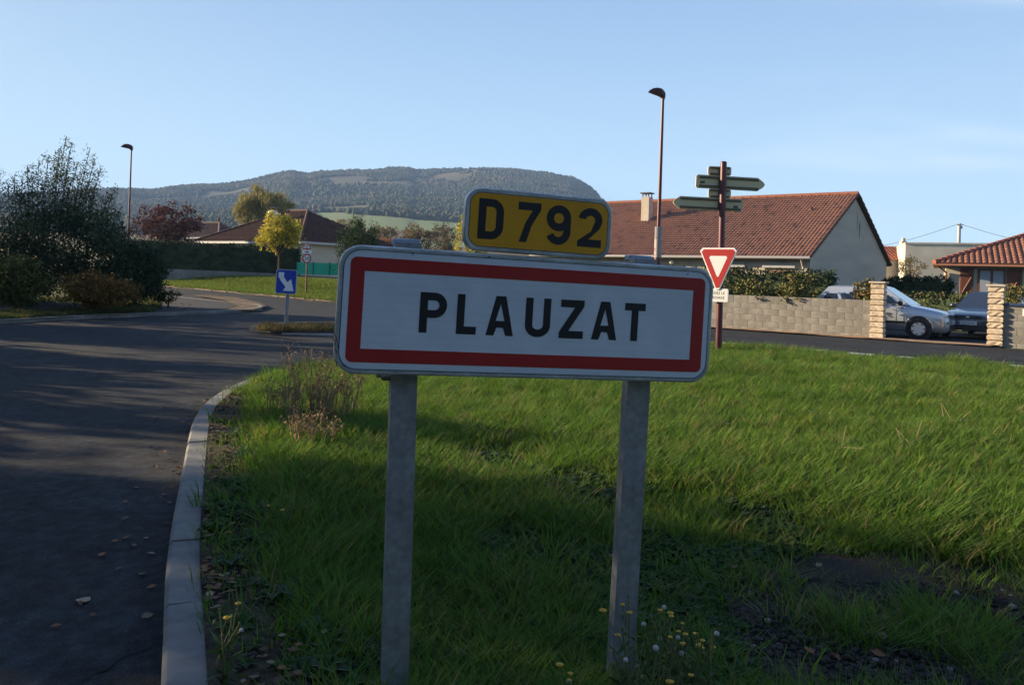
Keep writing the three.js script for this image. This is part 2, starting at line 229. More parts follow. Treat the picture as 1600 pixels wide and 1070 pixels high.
const profile = [[150, 0.0], [260, 0.16], [420, 0.36], [560, 0.52], [700, 0.6], [900, 0.72], [1150, 0.95], [1300, 1.0], [1500, 0.85], [1900, 0.3], [2400, 0]];
function hillY(az, r) { let k = 0; for (let i = 0; i + 1 < profile.length; i++) if (r <= profile[i + 1][0]) { const t = Math.max(0, (r - profile[i][0]) / (profile[i + 1][0] - profile[i][0])); k = profile[i][1] + (profile[i + 1][1] - profile[i][1]) * t; break; } const X = Math.sin(az) * r, Z = Math.cos(az) * r; return EYE + Math.max(-0.002, skyline(az)) * k * r + (r > 300 ? (fbm(X / 130, Z / 130, 77, 4) - 0.5) * 16 * smooth(300, 800, r) * (1 - 0.75 * smooth(1150, 1290, r)) : 0) - 2.0 * (1 - smooth(150, 420, r)); }
const isField = (az, r) => { const X = Math.sin(az) * r, Z = Math.cos(az) * r; return smooth(0.47, 0.6, fbm(X / 150 + 3, Z / 60, 55, 2)) * smooth(280, 380, r) * (1 - smooth(620, 720, r)) > 0.5 && az < -0.02 && az > -0.25; };
{
  const na = 260, a0 = -0.85, a1 = 0.6, rs = []; for (let r = 140; r < 1750; r *= 1.03) rs.push(r);
  const pos = [], col = [], idx = [];
  for (const r of rs) for (let k = 0; k <= na; k++) {
    const az = a0 + (a1 - a0) * k / na, X = Math.sin(az) * r, D = Math.cos(az) * r; pos.push(X, hillY(az, r), -D);
    const n = fbm(X / 60, D / 60, 5, 4), m = fbm(X / 220 + 9, D / 220, 15, 3);
    let c = [0.045 + 0.035 * n, 0.045 + 0.025 * n, 0.025 + 0.01 * n]; if (m > 0.55) c = [0.075 + 0.04 * n, 0.06 + 0.025 * n, 0.032];
    if (r < 720 && m < 0.5) c = [0.13 + 0.06 * n, 0.13 + 0.04 * n, 0.05]; if (isField(az, r)) c = [0.15, 0.19, 0.075];
    col.push(...c);
  }
  for (let j = 0; j + 1 < rs.length; j++) for (let k = 0; k < na; k++) { const a = j * (na + 1) + k, b = a + na + 1; idx.push(a, a + 1, b, a + 1, b + 1, b); }
  const g = new THREE.BufferGeometry(); g.setAttribute('position', new THREE.Float32BufferAttribute(pos, 3)); g.setAttribute('color', new THREE.Float32BufferAttribute(col, 3)); g.setIndex(idx); g.computeVertexNormals();
  structure('hill', g, tint({ roughness: 1 }));
  // the wood on it: far-off mass of crowns
  const R = rng(99), lump = (() => { const q = new THREE.IcosahedronGeometry(1, 1), p = q.attributes.position; for (let i = 0; i < p.count; i++) { const v = V(p.getX(i), p.getY(i), p.getZ(i)), k = 0.75 + 0.5 * vnoise(v.x * 2.3 + 5, v.y * 2.3 + v.z * 3.1, 4); p.setXYZ(i, v.x * k, v.y * k * 1.1, v.z * k); } q.computeVertexNormals(); return q; })();
  const NT = 100000, im = new THREE.InstancedMesh(lump, mat(1, 1, 1, 1), NT), o = new THREE.Object3D(), c = new THREE.Color(); let n = 0;
  while (n < NT) {
    const az = -0.75 + R() * 1.0, r = 470 + Math.pow(R(), 0.8) * 870, X = Math.sin(az) * r, D = Math.cos(az) * r;
    const dens = fbm(X / 75, D / 75, 33, 4), open = fbm(X / 200 + 2, D / 110, 57, 3);
    if (isField(az, r)) continue; if (dens < 0.36 || (open > 0.66 && R() < 0.85)) continue; if (r < 760 && dens < 0.5 && R() < 0.6) continue;
    const s = 0.9 + R() * 1.5; o.position.set(X, hillY(az, r) + s * 0.5, -D); o.scale.set(s, s * (0.8 + 0.6 * R()), s); o.rotation.y = R() * 6.3; o.updateMatrix(); im.setMatrixAt(n, o.matrix);
    const t = R(), au = fbm(X / 90 + 40, D / 90, 12, 3); if (au > 0.56 && t < 0.6) c.setRGB(0.075 + 0.035 * R(), 0.06 + 0.02 * R(), 0.03); else if (t < 0.03) c.setRGB(0.12, 0.06, 0.03); else c.setRGB(0.032 + 0.015 * R(), 0.042 + 0.015 * R(), 0.024); im.setColorAt(n++, c);
  }
  im.name = 'hill_wood'; im.castShadow = im.receiveShadow = true; stuff(im, 'distant wood of autumn trees covering the long hill', 'wood'); scene.add(im);
}
// ---------------------------------------------------------------- signs and lamps
// geometry given in world space goes under a thing whose group stands at the thing's base
const put = (name, geo, m, root, part) => mesh(name, geo.translate(-root.position.x, -root.position.y, -root.position.z), m, part ?? root);
const ribbon = (pts, t) => { // thick flat-ended line as an outline
  const L = [], R = []; for (let i = 0; i < pts.length; i++) { const p = pts[i], a = pts[Math.max(0, i - 1)], b = pts[Math.min(pts.length - 1, i + 1)]; let d1 = [p[0] - a[0], p[1] - a[1]], d2 = [b[0] - p[0], b[1] - p[1]]; if (i === 0) d1 = d2; if (i === pts.length - 1) d2 = d1; const l1 = Math.hypot(...d1), l2 = Math.hypot(...d2); const n1 = [-d1[1] / l1, d1[0] / l1], n2 = [-d2[1] / l2, d2[0] / l2]; let m = [n1[0] + n2[0], n1[1] + n2[1]]; const lm = Math.hypot(...m); m = [m[0] / lm, m[1] / lm]; const k = t / 2 / Math.max(0.5, m[0] * n1[0] + m[1] * n1[1]); L.push([p[0] + m[0] * k, p[1] + m[1] * k]); R.push([p[0] - m[0] * k, p[1] - m[1] * k]); } return [...L, ...R.reverse()]; };
const arc = (cx, cy, rx, ry, a0, a1, n = 14) => { const p = []; for (let k = 0; k <= n; k++) { const a = (a0 + (a1 - a0) * k / n) * Math.PI / 180; p.push([cx + rx * Math.cos(a), cy + ry * Math.sin(a)]); } return p; };
// letters of unit height, width w, stroke t: [outline, holes] lists
const T = 0.195;
const glyphs = {
  P: (w) => [[[[0, 0], [T, 0], [T, 0.37], ...arc(w - 0.32, 0.685, 0.32, 0.315, -90, 90), [0, 1]], [[[T, 0.37 + T], [T, 1 - T], ...arc(w - 0.32, 0.685, 0.32 - T, 0.315 - T, 90, -90)]]]],
  L: (w) => [[[[0, 0], [w, 0], [w, T], [T, T], [T, 1], [0, 1]], []]],
  A: (w) => [[[[0, 0], [T * 1.04, 0], [w * 0.5 - w * 0.5 * 0.70 + T * 0.85, 0.20], [w * 0.5 + w * 0.5 * 0.70 - T * 0.85, 0.20], [w - T * 1.04, 0], [w, 0], [w * 0.5 + 0.13, 1], [w * 0.5 - 0.13, 1]], [[[w * 0.5 - 0.115, 0.37], [w * 0.5, 0.80], [w * 0.5 + 0.115, 0.37]]]]],
  U: (w) => [[[[0, 1], ...arc(w / 2, 0.30, w / 2, 0.30, 180, 360), [w, 1], [w - T, 1], ...arc(w / 2, 0.31, w / 2 - T, 0.31 - T, 360, 180), [T, 1]], []]],
  Z: (w) => [[[[0, 0], [w, 0], [w, T], [T * 1.32, T], [w, 1 - T * 0.8], [w, 1], [0.02, 1], [0.02, 1 - T], [w - T * 1.32, 1 - T], [0, T * 0.8]], []]],
  T: (w) => [[[[w / 2 - T / 2, 0], [w / 2 + T / 2, 0], [w / 2 + T / 2, 1 - T], [w, 1 - T], [w, 1], [0, 1], [0, 1 - T], [w / 2 - T / 2, 1 - T]], []]],
  D: (w) => [[[[0, 0], ...arc(w - 0.32, 0.32, 0.32, 0.32, -90, 0), ...arc(w - 0.32, 0.68, 0.32, 0.32, 0, 90), [0, 1]], [[[T, T], [T, 1 - T], ...arc(w - 0.32, 0.68, 0.32 - T, 0.32 - T, 90, 0), ...arc(w - 0.32, 0.32, 0.32 - T, 0.32 - T, 0, -90)]]]],
  7: (w) => [[[[0, 1], [w, 1], [w, 1 - T * 0.9], [w * 0.62, 0.42], [w * 0.42, 0], [w * 0.10, 0], [w * 0.34, 0.48], [w * 0.63, 1 - T], [0, 1 - T]], []]],
  9: (w) => [[arc(w / 2, 0.67, w / 2, 0.33, 0, 360, 28).slice(0, -1), [arc(w / 2, 0.67, w / 2 - T, 0.33 - T, 360, 0, 24).slice(0, -1)]], [ribbon([[w - T / 2 - 0.001, 0.655], [w - T / 2, 0.42], ...arc(w / 2, 0.33, w / 2 - T / 2, 0.235, -5, -158, 12)], T), []]],
  2: (w) => [[[[0, 0], [w, 0], [w, T], [T * 1.5, T], [w - 0.07, 0.47], ...arc(w / 2, 0.69, w / 2, 0.31, -18, 172, 16), ...arc(w / 2, 0.69, w / 2 - T, 0.31 - T, 172, -25, 14), [w * 0.55, 0.40], [0, T * 0.75]], []]],
};
function glyph(ch, w, depth) { return merge(glyphs[ch](w).map(([o, h], i) => extrude(o, depth + i * 0.0004, 0, h))); }
function basisFrom(o, x, y) { const z = new THREE.Vector3().crossVectors(x, y).normalize(); const yy = new THREE.Vector3().crossVectors(z, x).normalize(); return new THREE.Matrix4().makeBasis(x.clone().normalize(), yy, z).setPosition(o); }
const grainSheet = tex(512, (u, v, i, j) => { const b = 0.93 + 0.09 * (tfbm(u, v, 6, 121, 5) - 0.5) + (j % 32 < 3 ? -0.035 : 0) + 0.02 * (hash2(i, j, 3) - 0.5); return [b, b, b]; }, true);
const signWhite = new THREE.MeshStandardMaterial({ map: scaled(grainSheet, 2.2), color: new THREE.Color(0.74, 0.77, 0.80), roughness: 0.5 });
const signRed = new THREE.MeshStandardMaterial({ map: scaled(grainSheet, 2.2), color: new THREE.Color(0.46, 0.022, 0.022), roughness: 0.42 });
const signYellow = new THREE.MeshStandardMaterial({ map: scaled(grainSheet, 2.2), color: new THREE.Color(0.80, 0.36, 0.012), roughness: 0.42 });
const signBlack = mat(0.012, 0.013, 0.016, 0.5);
const alu = new THREE.MeshStandardMaterial({ map: scaled(stainTex, 3), color: new THREE.Color(0.80, 0.83, 0.86), roughness: 0.38, metalness: 0.25 });
const groove = mat(0.06, 0.08, 0.11, 0.6);
{
  const DL = 2.72, DR = 3.10, TL = at(531, 380, DL), BL = at(519.5, 583.5, DL), TR = at(1118, 420, DR), BR = at(1107.5, 598.5, DR);
  const X = TR.clone().sub(TL).add(BR.clone().sub(BL)).multiplyScalar(0.5), Y = TL.clone().sub(BL).add(TR.clone().sub(BR)).multiplyScalar(0.5);
  const O = TL.clone().add(BR).add(TR).add(BL).multiplyScalar(0.25), Wd = X.length(), Hd = Y.length(), B = basisFrom(O, X, Y), inv = B.clone().invert();
  const nrm = V(0, 0, 1).transformDirection(B);
  const onS = (x, y, lift = 0) => { const [a, b] = ray(x, y), d = V(a, b, -1), e = V(0, EYE, 0), t = O.clone().addScaledVector(nrm, lift).sub(e).dot(nrm) / d.dot(nrm); return e.addScaledVector(d, t).applyMatrix4(inv); };
  const base = onG(O.x, -O.z, 0.1);
  const root = thing('town_sign', 'white town name sign with red border reading PLAUZAT and yellow D 792 plate on top', 'road sign', base);
  const S = (g) => g.applyMatrix4(B);
  // the main panel: aluminium rim, groove, white sheet, red band, letters
  const rim = put('sign_panel', S(extrude(roundRect(Wd - 0.012, Hd - 0.012, 0.07), 0.030, 0.006, []).translate(0, 0, -0.038)), alu, root);
  const sub = (name, g, m) => put(name, S(g), m, root, rim);
  sub('groove', extrude(roundRect(Wd - 0.030, Hd - 0.030, 0.062), 0.001, 0, [roundRect(Wd - 0.035, Hd - 0.035, 0.060)]).translate(0, 0, -0.0018), groove);
  sub('white_face', extrude(roundRect(Wd - 0.037, Hd - 0.037, 0.059), 0.0015).translate(0, 0, -0.0022), signWhite);
  const rw = Wd - 0.078, rh = Hd - 0.082;
  sub('red_border', extrude(roundRect(rw, rh, 0.022), 0.001, 0, [roundRect(rw - 0.098, rh - 0.094, 0.0008, 1)]).translate(0, 0, -0.0004), signRed);
  const z2 = (x) => x / 2.54 + 500, boxes = [['P', 392, 503, 575, 735], ['L', 540, 622, 581, 740], ['A', 658, 770, 591, 747], ['U', 812, 915, 598, 754], ['Z', 948, 1047, 606, 760], ['A', 1077, 1180, 615, 766], ['T', 1205, 1290, 620, 769]];
  let y0 = 0, hh = 0; for (const [, a, b, c, d] of boxes) { const lo = onS(z2((a + b) / 2), d / 2.54 + 230), hi = onS(z2((a + b) / 2), c / 2.54 + 230); y0 += lo.y / 7; hh += (hi.y - lo.y) / 7; }
  for (const [ch, a, b, c, d] of boxes) { const my = (c + d) / 2 / 2.54 + 230, l = onS(z2(a + 3), my).x, r = onS(z2(b), my).x; sub('letter', glyph(ch, (r - l) / hh, 0.001 / hh).scale(hh, hh, hh).translate(l, y0, -0.0005), signBlack); }
  // scratches on the rim
  for (const [x, y, dx, dy] of [[521, 520, 6, 15], [527, 536, 1, 8], [519, 527, 5, 12], [523, 545, 3, 8], [524, 563, 2, 9], [527, 541, 4, 4], [534, 570, 5, 3]]) { const a = onS(x, y), b = onS(x + dx, y + dy), m = a.clone().lerp(b, 0.5); m.x += 0.0025; sub('scratch', extrude(ribbon([[a.x, a.y], [m.x, m.y], [b.x, b.y]], 0.0022), 0.0006).translate(0, 0, -0.0015), signBlack); }
  for (const [x, y] of [[765, 401], [645, 397], [1075, 428]]) { const p = onS(x, y); sub('rivet', new THREE.CylinderGeometry(0.003, 0.003, 0.003, 10).rotateX(Math.PI / 2).translate(p.x, p.y, 0), groove); }
  // the route plate on top
  const a = onS(726, 343, 0.005), b = onS(956, 356, 0.005), c = onS(838, 301, 0.005), d = onS(838, 398.5, 0.005), cw = b.x - a.x, chh = c.y - d.y, cx = (a.x + b.x) / 2, cy = (c.y + d.y) / 2;
  const tilt = -0.006;
  const Q = (g) => S(g.rotateZ(tilt).translate(cx, cy, 0.005));
  const plate = put('route_plate', Q(extrude(roundRect(cw - 0.01, chh - 0.01, 0.052), 0.028, 0.005).translate(0, 0, -0.033)), alu, root);
  put('yellow_face', Q(extrude(roundRect(cw - 0.036, chh - 0.036, 0.042), 0.0012).translate(0, 0, -0.0004)), signYellow, root, plate);
  put('groove', Q(extrude(roundRect(cw - 0.031, chh - 0.031, 0.044), 0.001, 0, [roundRect(cw - 0.037, chh - 0.037, 0.041)]).translate(0, 0, -0.0002)), groove, root, plate);
  const z6 = (x, y) => { const p = onS(x / 5.926 + 700, y / 5.926 + 280, 0.005); return [p.x - cx, p.y - cy]; };
  let yb = 0, hd = 0; const digits = [['D', 275, 515, 180, 548], ['7', 640, 855, 216, 584], ['9', 905, 1137, 243, 610], ['2', 1200, 1425, 264, 632]];
  for (const [, l, r, t, bt] of digits) { const lo = z6((l + r) / 2, bt), hi = z6((l + r) / 2, t); yb += lo[1] / 4; hd += (hi[1] - lo[1]) / 4; }
  for (const [ch, l, r, t, bt] of digits) { const x0 = z6(l + 4, (t + bt) / 2)[0], x1 = z6(r, (t + bt) / 2)[0]; put('letter', Q(glyph(ch, (x1 - x0) / hd, 0.001 / hd).scale(hd, hd, hd).translate(x0, yb, 0.0006)), signBlack, root, plate); }
  // two galvanised posts with caps, clamp at the left one
  const prof = [[-0.047, 0], [-0.032, 0], [-0.030, -0.003], [0.030, -0.003], [0.032, 0], [0.047, 0], [0.047, -0.048], [-0.047, -0.048]];
  for (const [xt, yt, xb, yb2, D, k] of [[638, 379, 617.5, 1060, 2.84, 0.97], [1010, 405, 973, 1050, 3.10, 0.98]]) {
    const top = at(xt, yt, D), bot0 = at(xb, yb2, D), dir = bot0.clone().sub(top).normalize(), len = (top.y - (G(top.x, D) - 0.05)) / -dir.y, bot = top.clone().addScaledVector(dir, len);
    const zx = X.clone().normalize(), up = dir.clone().negate(), bm = basisFrom(bot, zx, up);
    const bm2 = new THREE.Matrix4().makeBasis(new THREE.Vector3().crossVectors(up, V(0, 0, 1).transformDirection(bm)).normalize(), up, V(0, 0, 1).transformDirection(bm)).setPosition(bot);
    const g = extrude(prof.map(([p, q]) => [p * k, q]), len, 0.0015).rotateX(-Math.PI / 2).translate(0, 0, -0.05);
    const uv = g.attributes.uv, ps = g.attributes.position; for (let i = 0; i < uv.count; i++) uv.setXY(i, ps.getX(i) + ps.getZ(i), ps.getY(i));
    const post = put('post', g.applyMatrix4(bm2), M.galv, root);
    put('cap', box(0.098, 0.022, 0.056, 0, len + 0.004, -0.074, 0.005).applyMatrix4(bm2), mat(0.30, 0.36, 0.45, 0.5), root, post);
    if (xt < 700) { const y = len * 1 - 0.478; put('clamp', merge([box(0.035, 0.035, 0.05, -0.058, y, -0.06, 0.006), box(0.018, 0.05, 0.02, -0.062, y + 0.02, -0.045, 0.004).rotateZ(0.02), new THREE.CylinderGeometry(0.009, 0.009, 0.05, 8).rotateZ(Math.PI / 2).translate(-0.055, y, -0.03)]).applyMatrix4(bm2), M.galv, root, post); }
  }
}
// flat print for the small signs
function canvasMat(w, h, draw, rough = 0.5) { const c = document.createElement('canvas'); c.width = w; c.height = h; const x = c.getContext('2d'); draw(x, w, h); const t = new THREE.CanvasTexture(c); t.colorSpace = THREE.SRGBColorSpace; return new THREE.MeshStandardMaterial({ map: t, roughness: rough }); }
function unitUV(g) { g.computeBoundingBox(); const b = g.boundingBox, p = g.attributes.position, uv = g.attributes.uv; for (let i = 0; i < p.count; i++) uv.setXY(i, (p.getX(i) - b.min.x) / (b.max.x - b.min.x), (p.getY(i) - b.min.y) / (b.max.y - b.min.y)); return g; }
const greyBack = mat(0.42, 0.43, 0.42, 0.55), white = mat(0.78, 0.78, 0.76, 0.45), red = mat(0.40, 0.010, 0.010, 0.75), blue = mat(0.012, 0.05, 0.36, 0.4);
{ // blue arrow sign on the traffic island
  const p = gnd(446, 513, 0.1), D = -p.z, k = D / FOCAL, root = thing('arrow_sign', 'blue square keep right sign with white arrow on the traffic island', 'road sign', p, 0.05), lean = -0.03;
  const g = new THREE.Group(); // assembled upright, then leant
  const h = (513 - 459) * k, w = 32 * k, hh = 38 * k, R = (q) => q.rotateZ(lean);
  mesh('post', R(box(0.085, h + hh * 0.8, 0.045, 0, (h + hh * 0.8) / 2 - 0.1, 0, 0.006)), M.galv, root);
  const pl = mesh('plate', R(extrude(roundRect(w - 0.008, hh - 0.008, 0.05), 0.025, 0.004).translate(-0.04, h + hh / 2, 0.03)), greyBack, root);
  mesh('blue_face', R(extrude(roundRect(w - 0.03, hh - 0.03, 0.04), 0.002).translate(-0.04, h + hh / 2, 0.0585)), blue, root).parent = root;
  const A = [[-0.40, 0.40], [-0.13, 0.40], [-0.13, 0.20], [0.06, -0.02], [0.24, 0.12], [0.40, -0.40], [-0.14, -0.40], [-0.02, -0.22], [-0.27, 0.02], [-0.40, 0.20]].map(([x, y]) => [x * w * 0.95, y * hh * 0.95]);
  mesh('arrow', R(extrude(A, 0.002).translate(-0.04, h + hh / 2, 0.061)), white, root);
}
{ // thirty sign with warning triangle
  const p = gnd(477.5, 460), D = -p.z, k = D / FOCAL, root = thing('speed_limit_sign', 'round 30 limit sign below a warning triangle on a maroon post before the green fence', 'road sign', p, 0.0), L = -ROLL * 0 - 0.0;
  const Y = (y) => (460 - y) * k, r = 7.4 * k;
  mesh('post', cyl(0.045, 0.045, Y(378), 0, 0, -0.06, 14), M.maroon, root);
  const disc = mesh('speed_disc', new THREE.CylinderGeometry(r, r, 0.03, 32).rotateX(Math.PI / 2).translate(0, Y(403.8), 0), greyBack, root);
  mesh('red_ring', extrude(arc(0, 0, r * 0.97, r * 0.97, 0, 360, 32).slice(0, -1), 0.002, 0, [arc(0, 0, r * 0.70, r * 0.70, 360, 0, 32).slice(0, -1)]).translate(0, Y(403.8), 0.017), red, disc);
  mesh('white_face', new THREE.CircleGeometry(r * 0.71, 32).translate(0, Y(403.8), 0.0165), white, disc);
  const font = await new FontLoader().loadAsync('fonts/droid/droid_sans_bold.typeface.json');
  const tg = new TextGeometry('30', { font, size: r * 0.78, depth: 0.002, curveSegments: 5 }); tg.computeBoundingBox(); tg.translate(-(tg.boundingBox.max.x + tg.boundingBox.min.x) / 2, -r * 0.39 + Y(403.8), 0.018); mesh('digits', tg, signBlack, disc);
  const tw = 14.5 * k, th = 12.5 * k, tri = (s) => [[-tw / 2 * s, -th * 0.4 * s], [tw / 2 * s, -th * 0.4 * s], [0, th * 0.6 * s]];
  const t = mesh('warning_triangle', extrude(tri(0.96), 0.022, 0.01).translate(0, Y(384.5), -0.02), greyBack, root);
  mesh('red_border', extrude(tri(0.96), 0.002, 0, [tri(0.64).reverse()]).translate(0, Y(384.5), 0.013), red, t); mesh('white_face', extrude(tri(0.66), 0.001).translate(0, Y(384.5), 0.0125), white, t);
  // walking figure pictogram
  mesh('pictogram', merge([extrude(arc(0, 0.075, 0.022, 0.022, 0, 360, 10).slice(0, -1), 0.002), extrude([[-0.025, 0.045], [0.025, 0.045], [0.018, -0.02], [0.045, -0.085], [0.02, -0.085], [0, -0.03], [-0.03, -0.085], [-0.055, -0.085], [-0.02, -0.015]], 0.002)]).scale(1.15, 1.15, 1).translate(0, Y(384.5) - 0.005, 0.0138), signBlack, t);
  const bp = mesh('hump_plate', extrude(roundRect(14.5 * k, 4.6 * k, 0.03), 0.02, 0.003).translate(0, Y(393.2), -0.015), white, root);
  mesh('hump_mark', extrude([[-0.16, -0.035], [0.16, -0.035], [0.08, 0.015], [0.0, 0.03], [-0.08, 0.015]], 0.002).translate(0, Y(393.2), 0.0085), signBlack, bp);
}
{ // direction signpost with give-way triangle
  const p = gnd(1123, 546, 0.1), D = -p.z, k = D / FOCAL, root = thing('direction_signpost', 'maroon signpost with beige arrow boards seen from behind and a give way triangle', 'signpost', p, 0);
  const back = mat(0.56, 0.46, 0.28, 0.65), dark = mat(0.10, 0.085, 0.05, 0.6); const H = (y) => (546 - y) * k, Xp = (x, y) => (x - 1123 - (546 - y) * 0.0262) * k; // the pole leans a little less than the picture's tilt
  mesh('pole', cyl(0.068, 0.066, H(254), 0, 0, 0, 20), M.maroon, root); mesh('pole_cap', new THREE.SphereGeometry(0.068, 16, 8, 0, 6.3, 0, 1.57).scale(1, 0.5, 1).translate(0, H(254), 0), M.maroon, root);
  const board = (x0, x1, y0, y1, tip, slope) => { // back of an arrow board with two rails
    const a = Xp(x0, (y0 + y1) / 2), b = Xp(x1, (y0 + y1) / 2), h = (y1 - y0) * k, yc = H((y0 + y1) / 2); const c = h * 0.5;
    const pts = tip === 0 ? roundRect(b - a, h, 0.04).map(([x, y]) => [x + (a + b) / 2, y]) : tip > 0 ? [[a, -c + 0.03], [a + 0.03, -c], [b - c * 1.1, -c], [b - 0.03, -0.05], [b, 0], [b - 0.03, 0.05], [b - c * 1.1, c], [a + 0.03, c], [a, c - 0.03]] : [[b, -c + 0.03], [b, c - 0.03], [b - 0.03, c], [a + c * 1.1, c], [a + 0.03, 0.05], [a, 0], [a + 0.03, -0.05], [a + c * 1.1, -c], [b - 0.03, -c]];
    const T2 = (g) => g.rotateZ(slope).translate(0, yc, 0);
    const pa = tip > 0 ? a + 0.05 : tip < 0 ? a + c * 1.0 : a + 0.03, pb = tip > 0 ? b - c * 1.0 : b - 0.04;
    const m = mesh('arrow_board', T2(extrude(pts, 0.03, 0.004).translate(0, 0, -0.115)), back, root);
    for (const s of [-1, 1]) mesh('rail', T2(box(pb - pa, h * 0.15, 0.03, (pa + pb) / 2, s * h * 0.34, -0.066, 0.004)), dark, m);
    mesh('clamp', T2(box(0.17, h * 0.7, 0.05, 0, 0, -0.065, 0.006)), dark, m); return m;
  };
  const small1 = board(1108, 1144, 259.5, 273, 0, -0.012), b1 = board(1089, 1197, 274, 294.5, 1, -0.03), small2 = board(1108.5, 1143.5, 295, 308.5, 0, -0.012), b2 = board(1053, 1162, 309, 328.5, -1, -0.025);
  for (const o of [small1, small2]) o.userData.label = 'small beige plate between the arrow boards';
  mesh('stamp', box(0.10, 0.055, 0.002, Xp(1099, 285), H(284.5), -0.08), dark, b1); mesh('stamp', box(0.10, 0.055, 0.002, Xp(1151, 322), H(322), -0.08), dark, b2);
  // give-way triangle turned towards the side road
  const turn = -0.60, w = 0.82, h = 0.90, tri = (s) => { const q = 0.07 * s; return [[-w / 2 * s + q, h * 0.36 * s], [w / 2 * s - q, h * 0.36 * s], [w / 2 * s - q * 0.25, h * 0.36 * s - q * 0.9], [q * 0.5, -h * 0.64 * s + q * 0.4], [-q * 0.5, -h * 0.64 * s + q * 0.4], [-w / 2 * s + q * 0.25, h * 0.36 * s - q * 0.9]]; };
  const yc = H(412), TT = (g) => g.rotateY(turn).translate(-0.02, yc, 0.0);
  const gw = mesh('give_way_triangle', TT(extrude(tri(1), 0.024, 0.008).translate(0, 0, 0.085)), white, root);
  mesh('red_border', TT(extrude(tri(0.93), 0.002, 0, [tri(0.50).reverse()]).translate(0, 0, 0.119)), red, gw); mesh('white_face', TT(extrude(tri(0.51), 0.0015).translate(0, 0, 0.1185)), white, gw);
  mesh('text_plate', extrude(roundRect(0.46, 0.27, 0.03), 0.02, 0.004).translate(0, 0, 0.075).rotateY(turn).translate(-0.02, H(461.2), 0), white, root);
  const pm = canvasMat(256, 128, (x, W2, H2) => { x.fillStyle = '#e6e4dd'; x.fillRect(0, 0, W2, H2); x.fillStyle = '#26282c'; x.font = 'bold 46px sans-serif'; x.textAlign = 'center'; x.fillText('CEDEZ LE', 128, 54, 220); x.fillText('PASSAGE', 128, 108, 215); });
  mesh('plate_text', new THREE.PlaneGeometry(0.42, 0.225).translate(0, 0, 0.1005).rotateY(turn).translate(-0.02, H(461.2), 0), pm, root);
}
function lamp(p, h, turn, label, poster, hs) {
  const root = thing('street_lamp', label, 'street lamp', p, turn, 'street lamps'); root.rotation.z = -0.006;
  mesh('pole', merge([cyl(0.058, 0.034, h - 0.05, 0, 0.0, 0, 14), cyl(0.085, 0.085, 2.2, 0, 0, 0, 16), cyl(0.085, 0.058, 0.12, 0, 2.2, 0, 16)]), M.maroon, root);
  const hd = [[0.055, -0.05], [0.05, 0.06], [0.0, 0.13], [-0.12, 0.185], [-0.28, 0.20], [-0.43, 0.17], [-0.55, 0.10], [-0.60, 0.05], [-0.45, 0.035], [-0.2, -0.01], [-0.06, -0.05], [-0.02, -0.12], [0.03, -0.14]];
  const g = extrude(hd, 0.16, 0.035).translate(0, 0, -0.08), ps = g.attributes.position; for (let i = 0; i < ps.count; i++) { const x = ps.getX(i), s = x > -0.05 ? 0.45 : 1 - 0.75 * smooth(-0.35, -0.62, x); ps.setZ(i, ps.getZ(i) * s); } g.computeVertexNormals();
  const head = mesh('lantern', g.scale(hs, hs, hs).translate(0, h, 0), mat(0.06, 0.012, 0.016, 0.35), root);
  mesh('diffuser', new THREE.SphereGeometry(0.1, 14, 8).scale(1.5 * hs, 0.4 * hs, 0.8 * hs).translate(-0.29 * hs, h + 0.02 * hs, 0), mat(0.45, 0.40, 0.28, 0.25), head);
  if (poster) mesh('sticker', new THREE.CylinderGeometry(0.09, 0.089, 0.75, 20, 1, true).translate(0, 2.35, 0), canvasMat(128, 128, (x) => { const R = rng(7); x.fillStyle = '#9a8f8a'; x.fillRect(0, 0, 128, 128); x.fillStyle = '#6d6f70'; x.fillRect(60, 0, 50, 46); for (let k = 0; k < 26; k++) { x.fillStyle = ['#8a6a72', '#a89f99', '#7b555e', '#b5aca2', '#5d565a'][k % 5]; x.fillRect(R() * 120, 44 + R() * 80, 4 + R() * 18, 3 + R() * 8); } }, 0.7), root);
  return root;
}
{ const p1 = onG(at(1024.5, 500, 19.4).x, 19.4, 0.1); lamp(p1, EYE + (ray(1031, 148)[1]) * 19.4 - 0.1, 0.35, 'tall maroon street lamp with peeling sticker standing behind the town sign', true, 0.64);
  const X2 = at(198, 420, 38.5).x, p2 = onG(X2, 38.5); lamp(p2, EYE + ray(201, 231)[1] * 38.5 - p2.y, 0.1, 'maroon street lamp rising behind the dark shrubs beside the long hedge', false, 0.78); }
// ---------------------------------------------------------------- buildings, walls, cars
const render2 = new THREE.MeshStandardMaterial({ map: scaled(plasterTex, 0.5), color: new THREE.Color(0.66, 0.58, 0.46), roughness: 0.95 });
const renderPale = new THREE.MeshStandardMaterial({ map: scaled(plasterTex, 0.3), color: new THREE.Color(0.74, 0.68, 0.56), roughness: 0.95 });
const zinc = mat(0.33, 0.32, 0.30, 0.5, { metalness: 0.3 }), wood = mat(0.15, 0.045, 0.02, 0.6), darkGlass = mat(0.02, 0.025, 0.03, 0.08);
